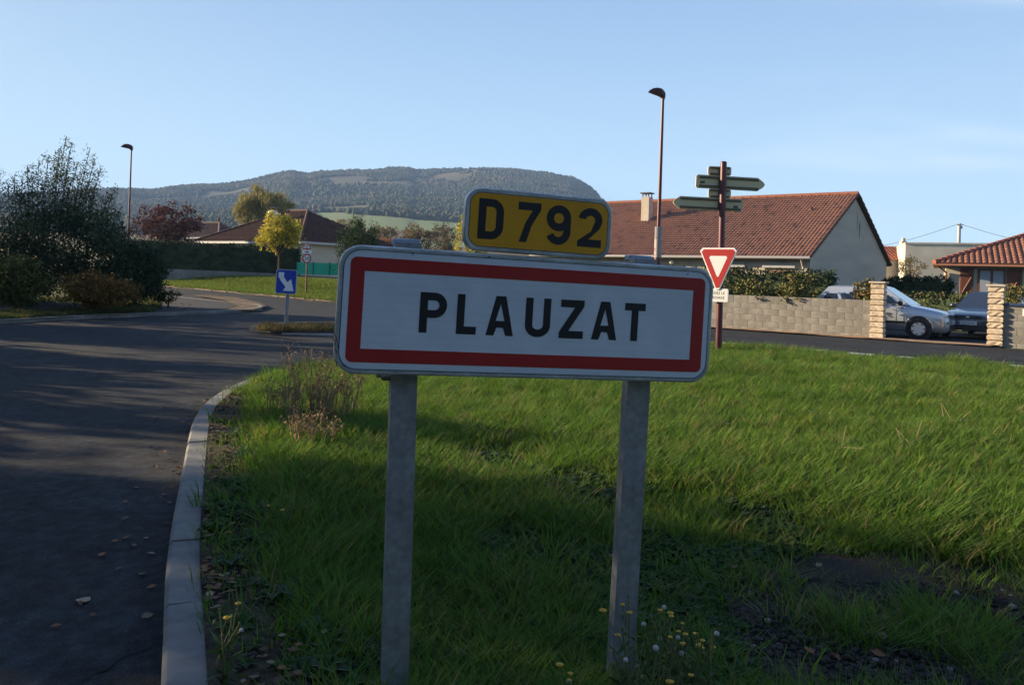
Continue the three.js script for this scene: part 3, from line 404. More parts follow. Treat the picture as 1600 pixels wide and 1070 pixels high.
// tiled slope between eave A-B and ridge Dp-C (seen from outside A is left, B right): wavy courses of real relief
function tiles(A, B, C, Dp, o) {
  const u = B.clone().sub(A).normalize(), e = Dp.clone().sub(A), v = e.clone().addScaledVector(u, -e.dot(u)), vl = v.length(); v.normalize(); const n = new THREE.Vector3().crossVectors(u, v);
  const w = o.wave, row = o.row, rows = Math.round(vl / row), pos = [], col = [], L = B.distanceTo(A), uD = e.dot(u), uC = C.clone().sub(A).dot(u), seg = o.seg ?? 6;
  const P = (a, b, h) => { const q = A.clone().addScaledVector(u, a).addScaledVector(v, b).addScaledVector(n, h); return [q.x, q.y, q.z]; };
  const wv = (a) => { const t = (a / w) % 1; return o.amp * (o.roman ? Math.pow(Math.abs(Math.sin(Math.PI * t)), 0.7) : 0.5 + 0.5 * Math.sin(2 * Math.PI * t)); };
  for (let j = 0; j < rows; j++) {
    const v0 = j * vl / rows - (j ? 0.0 : 0.04), v1 = (j + 1) * vl / rows, vm = (v0 + v1) / 2 / vl, uL = uD * vm, uR = L + (uC - L) * vm; if (uR - uL < w) continue;
    const k = Math.max(1, Math.round((uR - uL) / w * seg));
    for (let i = 0; i < k; i++) {
      const a = uL + (uR - uL) * i / k, b = uL + (uR - uL) * (i + 1) / k, id = Math.floor((a + 1e-4) / w), t = hash2(id, j, o.seed), t2 = hash2(id, j, o.seed + 5);
      const lift = 0.028 + 0.006 * t2, sh = (o.stagger && j % 2 ? w / 2 : 0), ha = wv(a + sh), hb = wv(b + sh);
      const p1 = P(a, v0, ha + lift), p2 = P(b, v0, hb + lift), p3 = P(b, v1 + 0.02, hb), p4 = P(a, v1 + 0.02, ha), p5 = P(a, v0, -0.01), p6 = P(b, v0, -0.01);
      pos.push(...p1, ...p2, ...p3, ...p1, ...p3, ...p4, ...p5, ...p6, ...p2, ...p5, ...p2, ...p1);
      const f = 0.84 + 0.28 * t, c = t2 > 0.95 ? [o.c[0] * 0.55, o.c[1] * 0.6, o.c[2] * 0.7] : [o.c[0] * f, o.c[1] * (f * 0.92 + 0.06), o.c[2] * (f * 0.9 + 0.08)]; for (let q = 0; q < 12; q++) col.push(...c);
    }
  }
  const g = new THREE.BufferGeometry(); g.setAttribute('position', new THREE.Float32BufferAttribute(pos, 3)); g.setAttribute('color', new THREE.Float32BufferAttribute(col, 3)); g.computeVertexNormals(); return g;
}
const poly3 = (list) => { const pos = []; for (const f of list) for (let i = 1; i + 1 < f.length; i++) for (const p of [f[0], f[i], f[i + 1]]) pos.push(p.x, p.y, p.z); const g = new THREE.BufferGeometry(); g.setAttribute('position', new THREE.Float32BufferAttribute(pos, 3)); g.setAttribute('uv', new THREE.Float32BufferAttribute(new Float32Array(pos.length / 3 * 2), 2)); for (let i = 0; i < pos.length / 3; i++) g.attributes.uv.setXY(i, pos[i * 3] * 0.7 + pos[i * 3 + 2] * 0.7, pos[i * 3 + 1]); g.computeVertexNormals(); return g; };
const tileMat = () => tint({ roughness: 0.85 });
function box3(o, ax, ay, az) { const P = (i, j, k) => o.clone().addScaledVector(ax, i).addScaledVector(ay, j).addScaledVector(az, k); return poly3([[P(0, 0, 0), P(1, 0, 0), P(1, 1, 0), P(0, 1, 0)], [P(0, 0, 1), P(0, 1, 1), P(1, 1, 1), P(1, 0, 1)], [P(0, 0, 0), P(0, 1, 0), P(0, 1, 1), P(0, 0, 1)], [P(1, 0, 0), P(1, 0, 1), P(1, 1, 1), P(1, 1, 0)], [P(0, 1, 0), P(1, 1, 0), P(1, 1, 1), P(0, 1, 1)], [P(0, 0, 0), P(0, 0, 1), P(1, 0, 1), P(1, 0, 0)]]); }
const vU = V(U[0], 0, -U[1]), vN = V(N[0], 0, -N[1]); // along the wall to the left-back; out of the wall towards us
const alongX = (P, dir, x, y) => { const a = ray(x, y)[0]; return (a * -P.z - P.x) / (dir.x - a * -dir.z); }; // how far along dir from P a pixel column is met
// ---- the long house on the right
{
  const D0 = 31, Ce = at(1267, 400.5, D0), ye = Ce.y, back = vN.clone().negate();
  const Wd = alongX(Ce, back, 1394, 415), pk = alongX(Ce, back, 1340.5, 303), Dpk = -(Ce.z + back.z * pk), yr = EYE + ray(1340.5, 303)[1] * Dpk, Ln = 13.5;
  const base = V(Ce.x, 0, Ce.z), root = thing('long_house', 'long house with big red tiled roof, shaded gable wall and a chimney', 'house', base);
  const half = (pk + Wd / 2) / 2, ov = 0.35, P = (l, b, y) => V(Ce.x + vU.x * l + back.x * b, y, Ce.z + vU.z * l + back.z * b);
  const ridgeB = half, bk = half * 2;
  const g0 = 0.12, yw = ye + 0.02; // wall faces sit inside the eaves
  const gab = (l) => [P(l, ov, -0.1), P(l, bk - ov, -0.1), P(l, bk - ov, yw + 0.15), P(l, ridgeB, yr - 0.16), P(l, ov, yw + 0.15)];
  put('front_wall', poly3([[P(0.12, ov, -0.1), P(Ln, ov, -0.1), P(Ln, ov, yw + 0.12), P(0.12, ov, yw + 0.12)]]), render2, root);
  put('gable_wall', poly3([gab(g0).reverse()]), render2, root); put('back_wall', poly3([gab(Ln), [P(0.12, bk - ov, -0.1), P(0.12, bk - ov, yw), P(Ln, bk - ov, yw), P(Ln, bk - ov, -0.1)]]), render2, root);
  // stains running down the gable from the verge
  const stain = mat(0.10, 0.085, 0.065, 1), S = []; for (const [b, y0, y1, w] of [[pk + 0.55, yr - 0.75, yr - 1.75, 0.10], [pk + 0.95, yr - 1.1, yr - 2.1, 0.16], [pk + 1.05, yr - 1.2, yr - 1.75, 0.07], [pk + 1.6, yr - 1.75, yr - 2.3, 0.06]]) { const pts = [[0, 0], [0.3, -0.2], [0.4, -0.5], [0.25, -1], [-0.1, -0.75], [-0.35, -0.6], [-0.4, -0.25]].map(([q, h]) => P(g0 - 0.004, b + q * w, y0 + (y0 - y1) * h)); put('stain', poly3([pts.reverse()]), stain, root); }
  const roof = put('roof', poly3([[P(0, 0, ye), P(Ln + 0.2, 0, ye), P(Ln + 0.2, ridgeB, yr), P(0, ridgeB, yr)], [P(0, bk, ye), P(0, ridgeB, yr), P(Ln + 0.2, ridgeB, yr), P(Ln + 0.2, bk, ye)]]).translate(0, -0.06, 0), mat(0.12, 0.08, 0.06, 0.9), root);
  const c = [0.285, 0.145, 0.095];
  const tm = tileMat(); const tl = put('roof_tiles', tiles(P(Ln + 0.2, 0, ye), P(0, 0, ye), P(0, ridgeB, yr), P(Ln + 0.2, ridgeB, yr), { wave: 0.155, row: 0.28, amp: 0.04, seed: 3, c }), tm, root, roof); stuff(tl);
  const tb = put('roof_tiles', tiles(P(0, bk, ye), P(Ln, bk, ye), P(Ln, ridgeB, yr), P(0, ridgeB, yr), { wave: 0.4, row: 0.33, amp: 0.05, seed: 4, c, seg: 4 }), tm, root, roof); stuff(tb);
  const rt = mat(0.24, 0.085, 0.05, 0.85);
  for (let k = 0; k < 33; k++) put('ridge_tile', bar(P(k * 0.415, ridgeB, yr + 0.03), P(k * 0.415 + 0.44, ridgeB, yr + 0.045), 0.11, 0.095, 8), rt, root, roof);
  // verge tiles down both gable edges
  const e1 = P(0, 0, ye), e2 = P(0, ridgeB, yr), e3 = P(0, bk, ye); const nv = 14; const dk = mat(0.11, 0.05, 0.035, 0.9);
  for (let k = 0; k < nv; k++) { put('verge_tile', bar(e1.clone().lerp(e2, k / nv).add(V(0, 0.03, 0)), e1.clone().lerp(e2, (k + 1.06) / nv).add(V(0, 0.0, 0)), 0.085, 0.07, 6), dk, root, roof); put('verge_tile', bar(e3.clone().lerp(e2, k / nv).add(V(0, 0.03, 0)), e3.clone().lerp(e2, (k + 1.06) / nv), 0.085, 0.07, 6), dk, root, roof); }
  put('gutter', bar(P(0, -0.07, ye - 0.06), P(Ln, -0.07, ye - 0.06), 0.065, 0.065, 10), zinc, root); put('soffit', poly3([[P(0, 0, ye - 0.08), P(0, ov, ye - 0.08), P(Ln, ov, ye - 0.08), P(Ln, 0, ye - 0.08)]]), mat(0.25, 0.18, 0.12, 0.8), root);
  put('downpipe', merge([bar(P(0.35, -0.05, ye - 0.1), P(0.35, 0.24, ye - 0.4), 0.045, 0.045, 8), bar(P(0.35, 0.24, ye - 0.38), P(0.35, 0.24, 0), 0.045, 0.045, 8)]), render2, root);
  // windows with roller shutter boxes
  for (const [x, w] of [[1218, 1.15], [1146, 0.9], [985, 1.2]]) { const l = alongX(P(0, ov, 0), vU, x, 415); const win = put('window', box3(P(l + w / 2, ov - 0.03, ye - 1.55), vU.clone().multiplyScalar(-w), V(0, 1.2, 0), back.clone().multiplyScalar(0.05)), mat(0.16, 0.09, 0.05, 0.7), root); put('shutter_box', box3(P(l + w / 2 + 0.08, ov - 0.12, ye - 0.46), vU.clone().multiplyScalar(-w - 0.16), V(0, 0.2, 0), back.clone().multiplyScalar(0.13)), mat(0.36, 0.355, 0.34, 0.7), root, win); }
  { const l = alongX(P(0, ov, 0), vU, 1052, 408); put('wall_lamp', new THREE.SphereGeometry(0.10, 12, 10).translate(...P(l, ov - 0.14, ye - 0.28).toArray()), mat(0.75, 0.70, 0.55, 0.3), root); }
  // chimney
  { const bq = ridgeB * 0.62, l = alongX(P(0, bq, 0), vU, 1011, 330), ym = ye + (yr - ye) * 0.62, t = EYE + ray(1013, 308)[1] * -P(l, bq, 0).z, w = 0.42; const ch = put('chimney', box3(P(l + w / 2, bq - w / 2, ym - 0.5), vU.clone().multiplyScalar(-w), V(0, t - ym + 0.5, 0), back.clone().multiplyScalar(w)), render2, root); for (const [a, b] of [[-1, -1], [1, -1], [-1, 1], [1, 1]]) put('cap_leg', bar(P(l + a * w * 0.38, bq + b * w * 0.38, t), P(l + a * w * 0.38, bq + b * w * 0.38, t + 0.16), 0.03, 0.03, 6), mat(0.1, 0.09, 0.08, 0.9), root, ch); put('cap_slab', box3(P(l + w * 0.62, bq - w * 0.62, t + 0.16), vU.clone().multiplyScalar(-w * 1.24), V(0, 0.06, 0), back.clone().multiplyScalar(w * 1.24)), mat(0.09, 0.08, 0.08, 0.9), root, ch); put('flashing', box3(P(l + w * 0.7, bq - w * 0.85, ym - 0.42), vU.clone().multiplyScalar(-w * 1.4), V(0, 0.2, 0), back.clone().multiplyScalar(w * 0.5)), mat(0.25, 0.24, 0.24, 0.5, { metalness: 0.5 }), root, ch);
    for (const [x, y] of [[1046, 336], [1148, 330], [1268, 327]]) { const bb = ridgeB * 0.72, ll = alongX(P(0, bb, 0), vU, x, y); put('roof_vent', new THREE.ConeGeometry(0.12, 0.22, 8).translate(...P(ll, bb, ye + (yr - ye) * 0.72 + 0.12).toArray()), mat(0.14, 0.06, 0.04, 0.9), root, roof); } }
}
// ---- the house at the right edge: shaded facade, brown shutters, hipped roof
{
  const A = at(1479, 411, 42), f = V(0.885, 0, 0.466), b = V(0.466, 0, -0.885), ye = A.y, root = thing('hipped_house', 'house with reddish corrugated tile roof and brown shutters behind the second gate pillar', 'house', V(A.x, 0, A.z));
  const P = (l, d, y) => V(A.x + f.x * l + b.x * d, y, A.z + f.z * l + b.z * d), Ln = 12, Dp = 8, ov = 0.55;
  put('front_wall', box3(P(0, 0, -0.1), f.clone().multiplyScalar(Ln), V(0, ye + 0.1, 0), b.clone().multiplyScalar(Dp)), render2, root);
  const ht = 1.7, e = [P(-ov, -ov, ye - 0.05), P(Ln + ov, -ov, ye - 0.05), P(Ln + ov, Dp + ov, ye - 0.05), P(-ov, Dp + ov, ye - 0.05)], r1 = P(-ov + Dp / 2 + ov, Dp / 2, ye + ht), r2 = P(Ln - Dp / 2, Dp / 2, ye + ht);
  const roof = put('roof', poly3([[e[0], e[1], r2, r1], [e[1], e[2], r2], [e[2], e[3], r1, r2], [e[3], e[0], r1], [e[0], e[3], e[2], e[1]]]).translate(0, -0.05, 0), mat(0.10, 0.07, 0.05, 0.9), root);
  const o = { wave: 0.27, row: 0.42, amp: 0.10, seed: 13, c: [0.22, 0.10, 0.065], roman: true }, tm = tileMat();
  stuff(put('roof_tiles', tiles(e[0], e[1], r2, r1, o), tm, root, roof)); stuff(put('roof_tiles', tiles(e[3], e[0], r1, r1, { ...o, seed: 14 }), tm, root, roof));
  for (const [p, q] of [[e[0], r1], [r1, r2]]) { const n = Math.round(p.distanceTo(q) / 0.4); for (let k = 0; k < n; k++) put('ridge_tile', bar(p.clone().lerp(q, k / n).add(V(0, 0.10, 0)), p.clone().lerp(q, (k + 1.1) / n).add(V(0, 0.07, 0)), 0.13, 0.11, 8), mat(0.26, 0.085, 0.05, 0.85), root, roof); }
  put('gutter', bar(P(-ov, -ov - 0.05, ye - 0.12), P(Ln, -ov - 0.05, ye - 0.12), 0.06, 0.06, 8), mat(0.35, 0.16, 0.09, 0.5), root);
  put('downpipe', merge([bar(P(-0.4, -ov + 0.05, ye - 0.14), P(0.02, -0.08, ye - 0.5), 0.05, 0.05, 8), bar(P(0.02, -0.08, ye - 0.48), P(0.02, -0.08, 0), 0.05, 0.05, 8)]), mat(0.38, 0.15, 0.07, 0.5), root);
  const col = (x) => alongX(P(0, 0, 0), f, x, 440), y0 = 0.85, y1 = ye - 0.28, slab = (name, x0, x1, d, th, m, part, a = y0, c = y1) => put(name, box3(P(col(x0), -d, a), f.clone().multiplyScalar(col(x1) - col(x0)), V(0, c - a, 0), b.clone().multiplyScalar(th)), m, root, part);
  const win = slab('window', 1528, 1572, 0.03, 0.04, wood); slab('pane', 1532, 1548, 0.034, 0.004, mat(0.30, 0.34, 0.38, 0.25), win, y0 + 0.1, y1 - 0.08); slab('pane', 1552.5, 1568.5, 0.034, 0.004, mat(0.30, 0.34, 0.38, 0.25), win, y0 + 0.1, y1 - 0.08); slab('sill', 1524, 1576, 0.12, 0.12, render2, win, y0 - 0.08, y0);
  for (const [a, c] of [[1501, 1522], [1574, 1598]]) { const sh = slab('shutter', a, c, 0.06, 0.04, wood, undefined, y0 - 0.02, y1 + 0.02); for (const yy of [y0 + 0.25, y1 - 0.25]) slab('batten', a + 1, c - 1, 0.085, 0.025, wood, sh, yy - 0.05, yy + 0.05); const p = P(col(a + 2), -0.075, y0 + 0.34), q = P(col(c - 2), -0.075, y1 - 0.34); put('brace', bar(p, q, 0.04, 0.04, 4), wood, root, sh); for (let k = 1; k < 6; k++) slab('board_joint', a + (c - a) * k / 6 - 0.15, a + (c - a) * k / 6 + 0.15, 0.063, 0.004, mat(0.05, 0.02, 0.01, 0.9), sh, y0, y1); }
}
// ---- pale building, small red roof, utility pole behind
{
  const A = at(1415.5, 381, 58), root = thing('pale_building', 'cream flat topped building standing between the two tiled roofs', 'building', V(A.x, 0, A.z)), f = V(0.93, 0, 0.37), b = V(0.37, 0, -0.93);
  put('wall', box3(V(A.x, -0.1, A.z), f.clone().multiplyScalar(11), V(0, A.y + 0.1, 0), b.clone().multiplyScalar(8)), renderPale, root);
  put('coping', box3(V(A.x - 0.05, A.y, A.z + 0.05), f.clone().multiplyScalar(11.1), V(0, 0.12, 0), b.clone().multiplyScalar(8)), renderPale, root);
  const B = at(1378, 406, 64), r2 = thing('red_roofed_shed', 'small building with red tiled roof behind the shaded gable', 'building', V(B.x, 0, B.z)), P = (l, d, y) => V(B.x + l, y, B.z - d);
  put('wall', box3(P(-2, 0, -0.1), V(5, 0, 0), V(0, B.y + 0.1, 0), V(0, 0, -5)), render2, r2); const yr = EYE + ray(1400, 386)[1] * 66.5;
  const rf = put('roof', poly3([[P(-2.2, -0.2, B.y), P(3.2, -0.2, B.y), P(3.2, 2.5, yr), P(-2.2, 2.5, yr)], [P(-2.2, 5.2, B.y), P(-2.2, 2.5, yr), P(3.2, 2.5, yr), P(3.2, 5.2, B.y)]]), mat(0.1, 0.06, 0.05, 0.9), r2); stuff(put('roof_tiles', tiles(P(-2.2, -0.2, B.y + 0.03), P(3.2, -0.2, B.y + 0.03), P(3.2, 2.5, yr + 0.03), P(-2.2, 2.5, yr + 0.03), { wave: 0.3, row: 0.36, amp: 0.05, seed: 23, c: [0.30, 0.10, 0.055] }), tileMat(), r2, rf));
  const c = at(1412, 382, 66); put('chimney', merge([box(0.42, 1.5, 0.42, c.x, c.y - 0.5, c.z), cyl(0.16, 0.16, 0.28, c.x, c.y + 0.25, c.z)]), render2, r2);
  const p = at(1500, 349, 74), pole = thing('utility_pole', 'concrete utility pole carrying overhead wires above the cream building', 'utility pole', V(p.x, 0, p.z)); put('pole', new THREE.CylinderGeometry(0.13, 0.2, p.y, 8).translate(p.x, p.y / 2, p.z), mat(0.42, 0.40, 0.36, 0.9), pole); put('bracket', merge([box(0.6, 0.09, 0.1, p.x, p.y - 0.1, p.z), box(0.12, 0.25, 0.12, p.x + 0.2, p.y - 0.35, p.z)]), mat(0.3, 0.3, 0.3, 0.6), pole);
  const wire = (a, q, sag) => { const c = new THREE.CatmullRomCurve3([a, a.clone().lerp(q, 0.33).add(V(0, -sag * 0.9, 0)), a.clone().lerp(q, 0.67).add(V(0, -sag * 0.9, 0)), q]); return new THREE.TubeGeometry(c, 24, 0.022, 5); };
  put('wire', wire(p.clone().add(V(-0.25, -0.1, 0)), at(1340, 389, 90), 0.35), mat(0.03, 0.03, 0.035, 0.6), pole); put('wire', wire(p.clone().add(V(0.25, -0.1, 0)), at(1690, 393, 64), 0.25), mat(0.03, 0.03, 0.035, 0.6), pole);
}
// ---- hipped bungalow behind the hedge, and a smaller house beside it
function hipHouse(name, label, A, f, b, Ln, Dp, ye, ht, ov, wallM, tileC, seed) {
  const root = thing(name, label, 'house', V(A.x, A.y, A.z)), P = (l, d, y) => V(A.x + f.x * l + b.x * d, y, A.z + f.z * l + b.z * d);
  put('wall', box3(P(0, 0, A.y - 0.3), f.clone().multiplyScalar(Ln), V(0, ye - A.y + 0.3, 0), b.clone().multiplyScalar(Dp)), wallM, root);
  const e = [P(-ov, -ov, ye), P(Ln + ov, -ov, ye), P(Ln + ov, Dp + ov, ye), P(-ov, Dp + ov, ye)], r1 = P(Dp / 2, Dp / 2, ye + ht), r2 = P(Ln - Dp / 2, Dp / 2, ye + ht);
  const roof = put('roof', poly3([[e[1], e[0], r1, r2], [e[2], e[1], r2], [e[3], e[2], r2, r1], [e[0], e[3], r1], [e[0], e[1], e[2], e[3]]]).translate(0, -0.05, 0), mat(0.10, 0.07, 0.05, 0.9), root);
  const o = { wave: 0.25, row: 0.34, amp: 0.04, seed, c: tileC, seg: 4 }, tm = tileMat(); stuff(put('roof_tiles', tiles(e[1], e[0], r1, r2, o), tm, root, roof)); stuff(put('roof_tiles', tiles(e[0], e[3], r1, r1, { ...o, seed: seed + 1 }), tm, root, roof)); stuff(put('roof_tiles', tiles(e[2], e[1], r2, r2, { ...o, seed: seed + 2 }), tm, root, roof));
  for (const [p, q] of [[e[0], r1], [r1, r2], [e[1], r2]]) put('ridge', bar(p.clone().add(V(0, 0.06, 0)), q.clone().add(V(0, 0.06, 0)), 0.1, 0.1, 8), mat(tileC[0] * 0.9, tileC[1] * 0.9, tileC[2] * 0.9, 0.85), root, roof);
  put('fascia', merge([box3(P(-ov - 0.05, -ov - 0.05, ye - 0.16), f.clone().multiplyScalar(Ln + 2 * ov), V(0, 0.16, 0), b.clone().multiplyScalar(0.05)), box3(P(-ov - 0.05, -ov, ye - 0.16), f.clone().multiplyScalar(0.05), V(0, 0.16, 0), b.clone().multiplyScalar(Dp + 2 * ov))]), mat(0.42, 0.42, 0.41, 0.6), root);
  return { root, P };
}
{
  const A = at(468, 430, 55); A.y = 0.95; const ye = EYE + ray(468, 377)[1] * 55, f = V(-0.826, 0, -0.563), b = V(0.563, 0, -0.826);
  const { root, P } = hipHouse('bungalow', 'cream bungalow with brown hipped tile roof behind the green fence', A, f, b, 11, 9, ye, 2.55, 0.45, renderPale, [0.08, 0.036, 0.024], 41);
  const l = 6.2, d = 2.6, c = P(l, d, ye + 1.9); put('chimney', merge([cyl(0.46, 0.40, 1.15, c.x, c.y - 0.75, c.z, 14), new THREE.SphereGeometry(0.40, 14, 8).scale(1, 0.5, 1).translate(c.x, c.y + 0.4, c.z)]), mat(0.72, 0.68, 0.60, 0.9), root); put('chimney_pot', merge([box(0.7, 0.06, 0.5, c.x + 0.1, c.y + 0.82, c.z), cyl(0.03, 0.03, 0.35, c.x - 0.15, c.y + 0.5, c.z), cyl(0.03, 0.03, 0.35, c.x + 0.35, c.y + 0.5, c.z)]), mat(0.2, 0.17, 0.15, 0.8), root);
  const A2 = at(341, 376, 75), B2 = hipHouse('small_house', 'small grey roofed house beyond the purple tree', V(A2.x, 1.0, A2.z), V(-0.9, 0, -0.43), V(0.43, 0, -0.9), 7.5, 5, EYE + ray(341, 371)[1] * 75, 1.5, 0.4, renderPale, [0.13, 0.075, 0.055], 51);
  const q = at(341, 346, 79); put('flue', cyl(0.13, 0.13, 1.6, q.x, q.y - 1.2, q.z, 8), mat(0.14, 0.06, 0.045, 0.8), B2.root);
}
// ---- block wall, gate pillars
const blockM = [0, 1, 2, 3].map((k) => new THREE.MeshStandardMaterial({ map: (() => { const t = scaled(stainTex, 0.8); t.offset.set(k * 0.27, k * 0.61); return t; })(), color: new THREE.Color(0.385 + 0.004 * k, 0.365 + 0.004 * k, 0.33 + 0.004 * k), roughness: 0.95, bumpMap: scaled(concreteBump, 2), bumpScale: 0.004 }));
const yawU = Math.atan2(-vU.z, vU.x);
function blockWall(label, s0, s1, courses, capped) {
  const p = road(s0, 0), root = thing('block_wall', label, 'wall', onG(p[0], p[1]), yawU), L = s1 - s0, R = rng(s0 * 10 + 77);
  const hTot = courses.reduce((a, c) => a + c, 0);
  mesh('mortar', box(L - 0.02, hTot - 0.02, 0.17, L / 2, hTot / 2 - 0.11, 0), new THREE.MeshStandardMaterial({ map: scaled(stainTex, 1), color: new THREE.Color(0.40, 0.385, 0.35), roughness: 1 }), root);
  const geos = new Map(); let y = -0.1;
  courses.forEach((h, j) => { let x = j % 2 ? -0.25 : 0; const w = 0.5; while (x < L - 0.02) { const a = Math.max(0, x), c = Math.min(L, x + w), bw = c - a - 0.009; if (bw > 0.05) { const key = bw.toFixed(2) + h; if (!geos.has(key)) geos.set(key, box(bw, h - 0.009, 0.182, 0, 0, 0, 0.004)); const m = mesh('block', geos.get(key), blockM[Math.floor(R() * 4)], root); m.position.set((a + c) / 2, y + h / 2, (R() - 0.5) * 0.003); } x += w; } y += h; });
  if (capped) mesh('coping', box(L, 0.07, 0.28, L / 2, y + 0.035, 0, 0.01), mat(0.03, 0.05, 0.11, 0.4), root);
  return root;
}
blockWall('grey concrete block wall running from the first gate pillar along the road', 0.17, 13.2, [0.2, 0.2, 0.2, 0.2, 0.17, 0.24], false);
blockWall('short grey block wall with blue coping and house number beside the second gate pillar', -8.5, -3.17, [0.2, 0.2, 0.2, 0.2, 0.2, 0.2], true);
{ // number plate on it
  const c = at(1583, 486.5, 21.4), p = road(-3.75, 0.115), y = 0.94, nm = canvasMat(128, 96, (x) => { x.fillStyle = '#e4ded4'; x.fillRect(0, 0, 128, 96); x.fillStyle = '#b0564a'; x.font = 'bold 66px serif'; x.textAlign = 'center'; x.fillText('29', 64, 71); });
  const root = thing('number_plate', 'small white house number tile 29 on the short block wall', 'number plate', V(p[0], y, -p[1]), yawU + Math.PI); mesh('tile', box(0.26, 0.19, 0.012, 0, 0, 0, 0.003), white, root); mesh('number', new THREE.PlaneGeometry(0.25, 0.18).translate(0, 0, 0.0075), nm, root);
}
{
  const R = rng(31), geos = [0, 1, 2, 3].map((k) => { const g = new THREE.BoxGeometry(0.33, 0.158, 0.33, 8, 5, 8).toNonIndexed(), p = g.attributes.position; for (let i = 0; i < p.count; i++) { const x = p.getX(i), y = p.getY(i), z = p.getZ(i), ey = Math.abs(y) / 0.079; const n = fbm(x * 14 + k * 9 + z * 3, y * 14 + z * 11 + k, 7 + k, 3); const o = 0.038 * (n) * (ey > 0.95 ? 0 : 1) - (ey > 0.95 ? 0.012 : 0); const fx = Math.abs(x) > 0.16 ? Math.sign(x) : 0, fz = Math.abs(z) > 0.16 ? Math.sign(z) : 0; p.setX(i, x + fx * o); p.setZ(i, z + fz * o); } g.computeVertexNormals(); return g; });
  const ms = [0, 1, 2].map((k) => mat(0.45 + 0.03 * k, 0.36 + 0.025 * k, 0.25 + 0.02 * k, 0.95));
  for (const [s, label] of [[0, 'stone gate pillar joined to the end of the long block wall'], [-3.0, 'stone gate pillar beside the wall with the number tile']]) {
    const p = road(s, 0), root = thing('gate_pillar', label, 'pillar', onG(p[0], p[1]), yawU, 'gate pillars'); for (let k = 0; k < 10; k++) { const m = mesh('stone', geos[Math.floor(R() * 4)], ms[Math.floor(R() * 3)], root); m.position.y = 0.06 + k * 0.163; m.rotation.y = Math.floor(R() * 4) * Math.PI / 2; }
    mesh('cap', box(0.46, 0.055, 0.46, 0, 1.64, 0, 0.012), mat(0.46, 0.39, 0.30, 0.9), root);
  }
}
